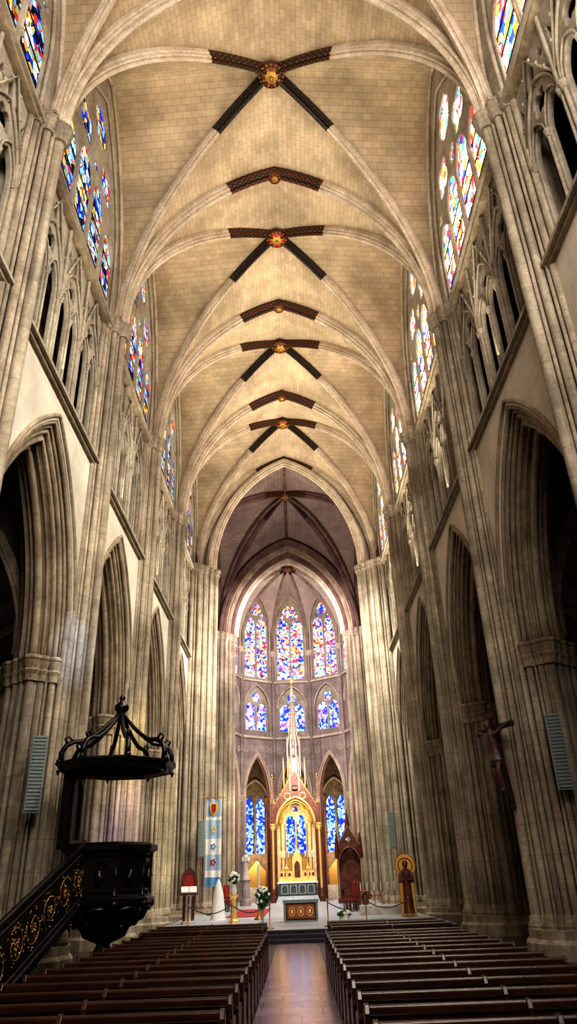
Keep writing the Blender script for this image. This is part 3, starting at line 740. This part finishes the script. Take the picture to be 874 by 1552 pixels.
# ------------------------------------------------------------------ loudspeakers
mb=MB(); mb.box(-.17,.17,-.1,.1,-.82,.82,'grey'); mb.box(-.14,.14,-.125,-.1,-.78,.78,'greyd')
for k in range(20): mb.box(-.14,.14,-.132,-.125,-.77+k*.077,-.72+k*.077,'grey')
mb.box(-.05,.05,.1,.3,-.05,.05,'greyd'); mb.box(-.05,.05,.1,.3,.5,.6,'greyd')
sp=mb.build('column_loudspeaker',(6.05,16.75,4.1),(.06,0,-.25))
dup(sp,(-5.85,16.75,4.0),(.06,0,.35)); dup(sp,(4.75,38.0,3.7),(0,0,-.35)); dup(sp,(-4.7,38.0,3.6),(0,0,.35)); dup(sp,(-9.3,24.6,2.9),(0,0,.2))

# ------------------------------------------------------------------ crucifix on pier
mb=MB()
mb.box(-.07,.07,.02,.1,-1.35,1.2,'bronze'); mb.box(-.8,.8,.02,.1,.57,.71,'bronze')
for x,z in((0,1.22),(-.85,.64),(.85,.64),(0,-1.4)): mb.sphere((x,.06,z),.1,'bronze',8,(1,.5,1))
mb.plate([(-.16,-.05),(.16,-.05),(.16,.1),(-.16,.1)],[],.03,lambda u,v,w:(u,.0+w,.98+v),'skin')
V=[(0,-.1,-.1),(0,-.12,.12),(0,-.12,.34),(0,-.1,.5),(.03,-.16,.62),(.04,-.17,.75),
   (.18,-.1,.48),(.42,-.06,.56),(.7,-.04,.64),(.78,-.04,.66),(-.18,-.1,.48),(-.42,-.06,.56),(-.7,-.04,.64),(-.78,-.04,.66),
   (.1,-.12,-.15),(.1,-.24,-.52),(.04,-.1,-.9),(.03,-.18,-1.02),(-.1,-.12,-.15),(-.08,-.24,-.52),(-.02,-.1,-.9),(-.02,-.18,-1.02)]
E=[(0,1),(1,2),(2,3),(3,4),(4,5),(3,6),(6,7),(7,8),(8,9),(3,10),(10,11),(11,12),(12,13),(0,14),(14,15),(15,16),(16,17),(0,18),(18,19),(19,20),(20,21)]
Rr=[.13,.11,.14,.08,.06,.09,.07,.05,.04,.03,.07,.05,.04,.03,.1,.075,.045,.035,.1,.075,.045,.035]
mb.skin(V,E,Rr,'skin',1)
mb.sphere((.04,-.2,.74),.1,'skin',10,(.85,.95,1.2)); mb.sphere((.03,-.15,.8),.11,'bronze',10,(.95,1,.8))
mb.lathe([(.17,-.28),(.2,-.15),(.17,.0),(.14,.03)],(0,-.13,-.05),10,'bronze',mod=lambda t,j:.1*math.sin(5*t+j),smooth=False)
mb.build('crucifix',(5.03,18.0,4.3),(.1,0,-1.25),.88)

# ------------------------------------------------------------------ robed figure helper
def robed(mb,x,y,z,h,robe,skin='skin',hair='bronze',arm=0.35):
    u=h/7.5
    def mod(t,j): return .06*math.sin(7*t+j*.5) if j<5 else 0
    mb.lathe([(.95*u,0),(.85*u,u*.5),(.72*u,2*u),(.66*u,3.4*u),(.62*u,4.4*u),(.75*u,5.3*u),(.85*u,5.9*u),(.5*u,6.3*u),(.25*u,6.45*u)],(x,y,z),16,robe,mod=mod,sy=.65)
    mb.cyl((x,y,z+6.3*u),(x,y,z+6.7*u),.2*u,.2*u,8,skin)
    mb.sphere((x,y-.02*u,z+7.0*u),.48*u,skin,10,(.8,.9,1.1)); mb.sphere((x,y+.1*u,z+7.1*u),.5*u,hair,10,(.9,.9,1.05))
    mb.cyl((x,y-.45*u,z+7.0*u),(x,y-.58*u,z+6.9*u),.06*u,.09*u,5,skin)
    for s in(-1,1):
        mb.tube([(x+s*.75*u,y,z+5.8*u),(x+s*1.0*u,y-.1*u,z+4.6*u),(x+s*.45*u,y-.7*u,z+(4.5+arm)*u)],[.3*u,.28*u,.24*u],8,robe)
        mb.sphere((x+s*.3*u,y-.75*u,z+(4.6+arm)*u),.17*u,skin,8,(1,.7,1))

# icon panel
mb=MB()
out=[(-.3,0),(.3,0),(.3,1.45)]+[(.42*math.cos(a),1.75+.42*math.sin(a)) for a in [-.8+(pi+1.6)*k/16 for k in range(17)]]+[(-.3,1.45)]
mb.plate(out,[],.06,lambda u,v,w:(u,w,v),'goldd',.01)
mb.plate([(p[0]*.88,.04+p[1]*.965) for p in out],[],.02,lambda u,v,w:(u,-.035+w,v),'gold')
mb.tube([(.27*math.cos(t),-.06,1.74+.27*math.sin(t)) for t in [2*pi*k/20 for k in range(21)]],.02,6,'redwood')
robed(mb,0,-.1,.1,1.8,'redwood','skin','bronze')
mb.build('icon_panel',(4.25,31,.3),(0,0,-.12))

# banner
mb=MB()
mb.cyl((-.5,0,5.5),(.5,0,5.5),.03,.03,8,'gold'); mb.sphere((-.5,0,5.5),.05,'gold'); mb.sphere((.5,0,5.5),.05,'gold')
nn=20
for (z0,z1,m_) in((4.6,5.45,'sky'),(4.45,4.6,'white'),(3.6,4.45,'sky'),(2.9,3.6,'white'),(2.2,2.9,'sky'),(1.9,2.2,'white'),(1.5,1.9,'blue')):
    vs=[];fs=[]
    for i in range(nn+1):
        u=-.38+.76*i/nn
        for z in(z0,z1): vs.append((u,.03*math.sin(u*16),z))
    for i in range(nn): fs.append((2*i,2*i+2,2*i+3,2*i+1))
    mb.add(vs,fs,m_,smooth=True)
mb.plate([(-.2,.35),(.2,.35),(.2,0),(0,-.3),(-.2,0)],[],.02,lambda u,v,w:(u,-.05+w,4.9+v),'yellow')
mb.plate([(-.12,.28),(.12,.28),(.12,0),(0,-.18),(-.12,0)],[],.02,lambda u,v,w:(u,-.07+w,4.9+v),'red')
for z,c in((4.0,'yellow'),(3.25,'blue'),(2.55,'red')):
    for k in range(5):
        a=k*2*pi/5; mb.sphere((.1*math.cos(a),-.05,z+.1*math.sin(a)),.055,c,6,(1,.2,1))
mb.cyl((0,.06,.3),(0,.06,5.55),.03,.03,8,'gold'); mb.lathe([(.3,0),(.3,.05),(.06,.12)],(0,.06,.3),12,'gold')
mb.build('heraldic_banner',(-4.1,38.2,0))

# lectern
mb=MB()
mb.lathe([(.28,0),(.28,.08),(.2,.12),(.16,.3),(.13,.6),(.18,.9),(.22,1.0)],(0,0,0),8,'marble',smooth=False)
for i in range(8):
    t=2*pi*i/8; mb.cyl((.2*math.cos(t),.2*math.sin(t),.1),(.2*math.cos(t),.2*math.sin(t),.95),.03,.03,6,'redwood')
mb.T=Matrix.Translation((0,0,1.12))@Matrix.Rotation(.5,4,'X')
mb.box(-.36,.36,-.24,.24,-.03,.03,'redwood'); mb.box(-.3,-.01,-.2,.2,.03,.07,'white'); mb.box(.01,.3,-.2,.2,.03,.07,'white')
mb.T=None
mb.plate(lancet(0,.33,1.15,1.45,.5),[lancet(0,.2,1.25,1.45,.3)],.06,lambda u,v,w:(u,.28+w,v),'redwood',.01)
mb.plate(lancet(0,.28,1.2,1.45,.42),[],.03,lambda u,v,w:(u,.3+w,v),'red')
mb.build('lectern',(-4.25,31,.3),(0,0,.15))

# high altar ciborium
mb=MB(); hw=1.65
for sx in(-1,1):
    for yy in(-.7,.7):
        mb.cyl((sx*hw,yy,0),(sx*hw,yy,4.6),.08,.08,10,'goldlit'); mb.cyl((sx*(hw-.15),yy,0),(sx*(hw-.15),yy,4.6),.06,.06,8,'redwood'); mb.cyl((sx*(hw+.15),yy,0),(sx*(hw+.15),yy,4.6),.06,.06,8,'redwood'); shaftbase(mb,sx*hw,yy,0,.12,'redwood'); capital(mb,sx*hw,yy,4.5,.4,.12,'goldlit')
        mb.box(sx*hw-.13,sx*hw+.13,yy-.13,yy+.13,4.9,6.2,'redwood')
        for a in range(4):
            mb.cyl((sx*hw+.14*math.cos(a*pi/2+pi/4),yy+.14*math.sin(a*pi/2+pi/4),4.9),(sx*hw+.14*math.cos(a*pi/2+pi/4),yy+.14*math.sin(a*pi/2+pi/4),6.5),.03,.03,5,'goldlit')
        mb.lathe([(.24,6.2),(.18,6.3),(.02,8.2)],(sx*hw,yy,0),4,'ribdark',smooth=False,rot=pi/4); mb.sphere((sx*hw,yy,8.2),.09,'gold')
        for k in range(5):
            z=6.5+k*.33; r=.2*(1-(z-6.3)/2.0)+.03
            for a in range(4): mb.sphere((sx*hw+r*math.cos(a*pi/2+pi/4),yy+r*math.sin(a*pi/2+pi/4),z),.045,'goldd',6)
for yy in(-.72,.72):
    mp=lambda u,v,w:(u,yy+w,v)
    mb.plate([(-hw,4.9),(-1.35,4.9)]+[(p[0],p[1]) for p in archpts(1.35,1.75,4.9,0,12)]+[(1.35,4.9),(hw,4.9),(hw,5.9),(0,8.5),(-hw,5.9)],[foil(0,7.25,.24,4,pi/4)],.14,mp,'redwood',.02)
    mb.tube([(u,yy-.08,v) for u,v in archpts(1.38,1.78,4.9,0,12)],.06,6,'goldlit')
    mb.tube([(u,yy-.08,v) for u,v in archpts(1.2,1.55,4.9,0,12)],.045,6,'gold')
    mb.tube([(-hw,yy-.09,5.9),(0,yy-.09,8.5),(hw,yy-.09,5.9)],.05,6,'goldlit')
    for k in range(1,9):
        for sx in(-1,1):
            f=k/9; mb.sphere((sx*hw*(1-f),yy-.05,5.98+2.6*f),.08,'goldd',6)
    for sx in(-1,1): mb.tube([(sx*1.3,yy,5.0),(sx*.9,yy,5.2),(sx*.85,yy,5.7),(sx*.55,yy,5.8),(sx*.4,yy,6.2),(0,yy,6.3)],.035,5,'goldlit')
    for sx in(-1,1):
        mb.tube([(sx*.55+.22*math.cos(t),yy-.08,6.75+.22*math.sin(t)) for t in [2*pi*k/10 for k in range(11)]],.03,5,'goldlit')
for sx in(-1,1): mb.plate([(-.7,4.9),(.7,4.9),(.7,6.4),(-.7,6.4)],[lancet(0,.5,4.95,5.4,.7)],.12,lambda u,v,w:(sx*hw+w,u,v),'redwood')
mb.plate([(-1.4,.9),(1.4,.9),(1.4,5.0)]+archpts(1.35,1.6,5.0,0,8)[::-1]+[(-1.4,5.0)],[lancet(-.38,.34,1.9,5.0,.6),lancet(.38,.34,1.9,5.0,.6),foil(0,6.0,.22,4,pi/4)],.1,lambda u,v,w:(u,.95+w,v),'glow',.02)
for x in(-.8,.8,-1.1,1.1): mb.cyl((x,.86,1.9),(x,.86,5.0),.04,.04,6,'goldd')
mb.lathe([(.75,7.2),(.72,8.0),(.5,8.1)],(0,0,0),8,'ribdark',smooth=False,rot=pi/8)
for i in range(8):
    t=2*pi*i/8+pi/8; c,s_=math.cos(t),math.sin(t)
    mb.cyl((.5*c,.5*s_,8.0),(.5*c,.5*s_,10.3),.05,.05,6,'rib'); mb.cyl((.5*c,.5*s_,10.3),(.5*c,.5*s_,11.1),.07,.01,6,'rib')
    mb.tube([(.5*c,.5*s_,10.3),(.3*c,.3*s_,11.2),(.34*c,.34*s_,11.3),(.14*c,.14*s_,13.2),(.04*c,.04*s_,14.9)],.04,5,'rib')
    for k in range(8):
        z=11.4+k*.45; r=.36-.04*k; mb.sphere((r*c,r*s_,z),.07,'rib',6)
    mb.cyl((.85*c,.85*s_,7.1),(.85*c,.85*s_,8.6),.05,.05,6,'goldlit'); mb.cyl((.85*c,.85*s_,8.6),(.85*c,.85*s_,9.5),.08,.01,6,'goldlit')
mb.lathe([(.45,8.0),(.3,8.1),(.26,10.2),(.5,10.3),(.28,10.5),(.24,11.3),(.34,11.4),(.04,15)],(0,0,0),8,'apse',smooth=False)
robed(mb,0,-.35,8.15,1.5,'rib','skin','gold')
mb.sphere((0,0,15.0),.12,'gold'); mb.box(-.02,.02,-.02,.02,15,15.5,'gold'); mb.box(-.13,.13,-.02,.02,15.25,15.3,'gold')
mb.build('altar_ciborium',(0,55.2,.3))
# high altar
mb=MB()
for k in range(3): mb.box(-1.45+.05*k,1.45-.05*k,-1.9+.3*k,.6,.0+.13*k,.13+.13*k,'platform')
mb.box(-1.3,1.3,-.6,.5,.39,1.15,'greyd'); mb.box(-1.4,1.4,-.7,.6,1.15,1.25,'white')
for x in(-.9,-.3,.3,.9): mb.plate([(-.25,.5),(.25,.5),(.25,1.08),(-.25,1.08)],[lancet(0,.18,.55,.85,.17)],.05,lambda u,v,w,x=x:(x+u,-.62+w,v),'grey')
mb.box(-1.3,1.3,.1,.5,1.25,1.55,'goldlit'); mb.box(-1.2,1.2,.2,.5,1.55,1.9,'goldlit')
for k in range(9): mb.plate(lancet(-1.1+.275*k,.09,1.58,1.72,.1),[],.03,lambda u,v,w:(u,.19+w,v),'redwood')
mb.plate([(-.35,1.27),(.35,1.27),(.35,2.7),(0,3.4),(-.35,2.7)],[],.4,lambda u,v,w:(u,.2+w,v),'goldlit',.02)
mb.plate(lancet(0,.2,1.5,2.2,.35),[],.05,lambda u,v,w:(u,-.02+w,v),'redwood')
for x in(-1.1,-.85,-.6,.6,.85,1.1):
    mb.lathe([(.1,0),(.04,.08),(.03,.3),(.06,.34),(.03,.4),(.025,.8),(.07,.85)],(x,.3,1.9),8,'goldd'); mb.cyl((x,.3,2.7),(x,.3,3.1),.025,.025,6,'white'); mb.sphere((x,.3,3.13),.025,'flame',6,(1,1,1.8))
for x in(-.75,.75): robed(mb,x,.0,1.55,.8,'goldlit','goldlit','gold')
for x in(-.55,.55): mb.plate([(x-.15,1.9),(x+.15,1.9),(x+.15,2.6),(x,2.9),(x-.15,2.6)],[],.15,lambda u,v,w:(u,.35+w,v),'goldd')
mb.box(-.02,.02,.2,.24,3.4,4.0,'gold'); mb.box(-.15,.15,.2,.24,3.7,3.75,'gold')
mb.build('high_altar',(0,55.0,.3))

# freestanding altar
mb=MB()
mb.box(-.62,.62,-.3,.3,0,.06,'grey'); mb.box(-.55,.55,-.25,.25,.06,.62,'greyd'); mb.box(-.66,.66,-.34,.34,.62,.7,'grey')
for x in(-.6,.6): mb.box(x-.04,x+.04,-.3,.3,.06,.62,'grey')
mb.plate([(-.54,.08),(.54,.08),(.54,.6),(-.54,.6)],[],.03,lambda u,v,w:(u,-.27+w,v),'redwood',.005)
mb.plate([(-.5,.12),(.5,.12),(.5,.56),(-.5,.56)],[],.03,lambda u,v,w:(u,-.29+w,v),'redcol',.004)
for x in(-.33,0,.33):
    mb.tube([(x+.11*math.cos(t),-.31,.34+.14*math.sin(t)) for t in [2*pi*k/12 for k in range(13)]],.012,5,'goldlit')
    mb.sphere((x,-.31,.34),.05,'goldlit',6,(1,.4,1.6))
mb.box(-.67,.67,-.35,.2,.7,.715,'grey')
mb.build('freestanding_altar',(.08,30,.3))

# sanctuary chairs
mb=MB()
for x in(-.25,.25):
    mb.box(x-.025,x+.025,-.25,-.2,0,.45,'redwood'); mb.box(x-.025,x+.025,.2,.25,0,1.15,'redwood'); mb.box(x-.03,x+.03,-.25,.22,.62,.67,'redwood'); mb.box(x-.02,x+.02,-.25,-.21,.45,.62,'redwood'); mb.sphere((x,.225,1.2),.045,'redwood',6)
mb.box(-.28,.28,-.26,.25,.42,.47,'redwood'); mb.box(-.25,.25,-.24,.2,.47,.52,'red'); mb.plate(lancet(0,.24,.6,1.0,.22),[],.04,lambda u,v,w:(u,.22+w,v),'red',.008)
ch=mb.build('sanctuary_chair',(2.4,37,.3),(0,0,-1.3))
for i,(x,y,a) in enumerate(((2.6,37.9,-1.3),(2.6,38.8,-1.3),(-3.6,42,1.3),(-3.6,43,1.3))): dup(ch,(x,y,.3),(0,0,a))

# flowers
def flowers(mb,x,y,z,r,h,pet,n=60):
    for i in range(n):
        a=random.uniform(0,2*pi); e=random.uniform(-.3,1.4); rr=r*random.uniform(.7,1)
        p=(x+rr*math.cos(a)*math.cos(e),y+rr*math.sin(a)*math.cos(e),z+h*.5+h*.5*math.sin(e))
        if i%3==0: mb.cyl((x,y,z),p,.012,.05,5,'leaf')
        elif i%3==1: mb.sphere(p,.06,'leaf',6,(1,1,.5))
        else: mb.sphere(p,.06,pet,6)
mb=MB(); mb.lathe([(.22,0),(.22,.06),(.12,.12),(.1,.8),(.18,.9),(.18,.95)],(0,0,0),8,'goldlit',smooth=False); mb.lathe([(.08,.95),(.13,1.1),(.07,1.25),(.1,1.3)],(0,0,0),12,'white'); flowers(mb,0,0,1.25,.22,.45,'petal',70); mb.build('flower_pedestal',(-2.5,31,.3))
mb=MB(); mb.lathe([(.18,0),(.18,.04),(.04,.08),(.03,.45),(.12,.5)],(0,0,0),10,'grey'); flowers(mb,0,0,.42,.27,.75,'petal',120); mb.build('flower_arrangement',(-1.3,29,.3))
mb=MB(); mb.lathe([(.15,0),(.2,.2),(.15,.3)],(0,0,0),10,'white'); flowers(mb,0,0,.15,.28,.2,'petal',50); mb.build('flower_bowl',(1.6,28.5,.3))
mb=MB(); mb.lathe([(.15,0),(.2,.2),(.15,.3)],(0,0,0),10,'redwood'); flowers(mb,0,0,.2,.35,.5,'petalr',70); mb.build('red_flower_bowl',(3.7,44,.3))
mb=MB(); mb.lathe([(.2,0),(.2,.05),(.06,.12),(.05,.5),(.1,.55),(.04,.6),(.05,1.0),(.12,1.05)],(0,0,0),12,'goldd'); mb.cyl((0,0,1.05),(0,0,2.0),.045,.045,10,'white'); mb.sphere((0,0,2.04),.025,'flame',6,(1,1,2)); mb.build('paschal_candle',(-1.6,32.5,.3))
# rope barrier
mb=MB(); xs=[-3.6,-2.2,-.95,.95,2.2,3.6]
for x in xs: mb.lathe([(.13,0),(.13,.03),(.02,.06),(.02,.7),(.04,.74),(.01,.8)],(x,0,0),10,'goldd')
for a,b in((0,1),(1,2),(3,4),(4,5)):
    mb.tube([(xs[a]+(xs[b]-xs[a])*k/10,0,.7-.22*math.sin(pi*k/10)) for k in range(11)],.018,6,'greyd')
mb.build('rope_barrier',(0,26.3,.3))
# candle rack
mb=MB()
for i in range(7):
    x=i*.28; mb.lathe([(.07,0),(.02,.04),(.02,.5),(.05,.53)],(x,0,0),8,'goldd'); mb.cyl((x,0,.53),(x,0,.85),.025,.025,8,'white')
mb.box(-.1,1.8,-.08,.08,-.02,0.02,'white')
mb.box(-.1,1.8,-.12,.12,-.35,-.02,'marble')
mb.build('candle_rack',(2.6,33,.65))
# bishop's throne
def throne(name,x,y):
    mb=MB(); mb.box(-.8,.8,-.5,.5,0,.25,'redwood'); mb.box(-.45,.45,-.3,.35,.25,.75,'redwood'); mb.box(-.75,.75,.35,.48,.25,3.4,'redwood')
    mb.plate([(-.8,2.4),(-.62,2.4)]+archpts(.62,.75,2.4,0,8)+[(.62,2.4),(.8,2.4),(.8,3.0),(0,4.3),(-.8,3.0)],[foil(0,3.55,.16)],.12,lambda u,v,w:(u,-.35+w,v),'redwood',.02)
    mb.tube([(-.82,-.4,3.0),(0,-.4,4.35),(.82,-.4,3.0)],.05,6,'arch')
    mb.tube([(u,-.42,v) for u,v in archpts(.6,.72,2.4,0,8)],.03,6,'goldd')
    for sx in(-1,1):
        for yy in(-.4,.4):
            mb.cyl((sx*.72,yy,.25),(sx*.72,yy,2.6),.05,.05,8,'arch'); mb.lathe([(.14,2.5),(.12,3.2),(.01,4.0)],(sx*.74,yy,0),4,'redwood',smooth=False)
        mb.box(sx*.5-.05,sx*.5+.05,-.3,.35,.75,1.1,'redwood')
    mb.lathe([(.2,4.0),(.15,4.5),(.01,5.3)],(0,0,0),4,'redwood',smooth=False); mb.sphere((0,0,5.3),.07,'gold')
    mb.build(name,(x,y,.3))
throne('cathedra',3.3,49.5)
for x,yy in((-3.3,50.3),(3.6,53.8)):
    mb=MB(); mb.lathe([(.35,0),(.35,.3),(.25,.4),(.25,1.3),(.38,1.45)],(0,0,0),8,'apse',smooth=False); robed(mb,0,0,1.45,1.7,'marble','marble','marble')
    mb.build('saint_statue',(x,yy,.3))
mb=MB(); mb.lathe([(.34,0),(.3,.1),(.22,.9),(.1,1.35),(.02,1.5)],(0,0,0),12,'white',mod=lambda t,j:.06*math.sin(6*t),smooth=True); mb.build('white_draped_stand',(-3.35,33.5,.3))
mb=MB(); mb.box(-3.2,-1.5,35,44,.3,.315,'red'); mb.build('red_carpet')

# ------------------------------------------------------------------ lights
def area(name,loc,tgt,sx,sy,pw,col,spread=180):
    l=bpy.data.lights.new(name,'AREA'); l.shape='RECTANGLE'; l.size=sx; l.size_y=sy; l.energy=pw; l.color=col; l.spread=math.radians(spread)
    o=bpy.data.objects.new(name,l); COL.objects.link(o); o.location=loc
    o.rotation_euler=(Vector(tgt)-Vector(loc)).to_track_quat('-Z','Y').to_euler(); return o
def spot(name,loc,tgt,pw,col,ang,r=.05,blend=.8):
    l=bpy.data.lights.new(name,'SPOT'); l.energy=pw; l.color=col; l.spot_size=math.radians(ang); l.spot_blend=blend; l.shadow_soft_size=r
    o=bpy.data.objects.new(name,l); COL.objects.link(o); o.location=loc
    o.rotation_euler=(Vector(tgt)-Vector(loc)).to_track_quat('-Z','Y').to_euler()
for i,y in enumerate([7.5,14.6,21.7,28.8,35.9]):
    for sx in(-1,1):
        pw=(120,165,240,280,290)[i]*(1 if sx>0 else .65)
        area('vault_fill',(sx*4.7,y,13.4),(-sx*1.0,y,26),.8,2.5,pw,(1,.89,.73),100)  # unseen lamps floating in the nave, added to brighten the vault
    spot('added_side_spot',(5.3,y,18.7),(-5.6,y+4,7.5),3300,(1,.93,.8),105,.08,1.0)  # invented spots, added for crisp side light on the left wall
area('west_fill',(3,-3.5,14),(-3,26,7),7,11,2700,(1,.95,.87))  # added fill behind the camera, inside the west wall and aimed left
area('choir_fill',(0,50,20),(0,62,13),6,4,850,(1,.86,.86))  # unseen fill facing away from camera, added to light the apse
area('choir_low_fill',(0,51.3,9.5),(0,62,7),3,3,380,(1,.87,.78))  # second unseen fill, added to lift the lower choir walls
area('crossing_fill',(0,42,13),(0,47,27),3,3,720,(1,.84,.76))  # unseen lamp in mid-air, added to brighten the crossing vault
area('nave_east_fill',(1.5,34,17),(-2,50,1),3,2,1200,(1,.94,.84),130)  # unseen fill in mid-air, added to brighten the far piers
area('altar_fill',(0,50.5,8),(0,54,1),2,2,250,(1,.9,.75))  # unseen fill added to brighten the altar and platform
area('reredos_fill',(0,54.7,6),(0,56.2,4),1.5,.5,35,(1,.8,.5))  # hidden lamp added for the glow inside the ciborium
for k in(1,2,3,4):
    x,y=verts[k+1]
    area('ambulatory_fill',(x*1.25,Yc+(y-Yc)*1.25,4),(x*2,Yc+(y-Yc)*2,5),.8,1.5,320,(1,.78,.55))  # lamps added behind the piers, out of sight, to lift the chapels
spot('window_ray',(5.3,14.6,21),(-5.0,25.3,5.5),16000,(1,.82,.3),10)
spot('window_ray',(5.3,14.6,22),(-5.3,25.0,2.8),16000,(.55,.35,1),8)
spot('window_ray',(5.3,10,22),(-5.6,17.6,7.2),11000,(.25,.5,1),4.5)
spot('window_ray',(5.3,21.7,22),(-4.8,32.4,4),15000,(1,.9,.6),10)
w=bpy.data.worlds.new('World'); sc.world=w; w.use_nodes=True
w.node_tree.nodes['Background'].inputs[0].default_value=(.6,.75,1,1); w.node_tree.nodes['Background'].inputs[1].default_value=.3

# ------------------------------------------------------------------ camera
cam=bpy.data.cameras.new('Camera'); co=bpy.data.objects.new('Camera',cam); COL.objects.link(co)
cam.sensor_fit='VERTICAL'; cam.sensor_height=36; cam.sensor_width=36*874/1552; cam.lens=36*1060/1552
p=math.radians(27.7); yw=math.radians(.27); ro=math.radians(2.0)
f=Vector((math.sin(yw)*math.cos(p),math.cos(yw)*math.cos(p),math.sin(p)))
r=f.cross(Vector((0,0,1))).normalized(); u=r.cross(f)
u2=u*math.cos(ro)+r*math.sin(ro); r2=r*math.cos(ro)-u*math.sin(ro)
mt=Matrix((r2,u2,-f)).transposed().to_4x4(); mt.translation=Vector((0,0,1.7))
co.matrix_world=mt
cam.clip_end=300; cam.clip_start=.05
sc.camera=co
sc.view_settings.view_transform='Standard'
try: sc.view_settings.look='High Contrast'
except Exception: sc.view_settings.look='None'
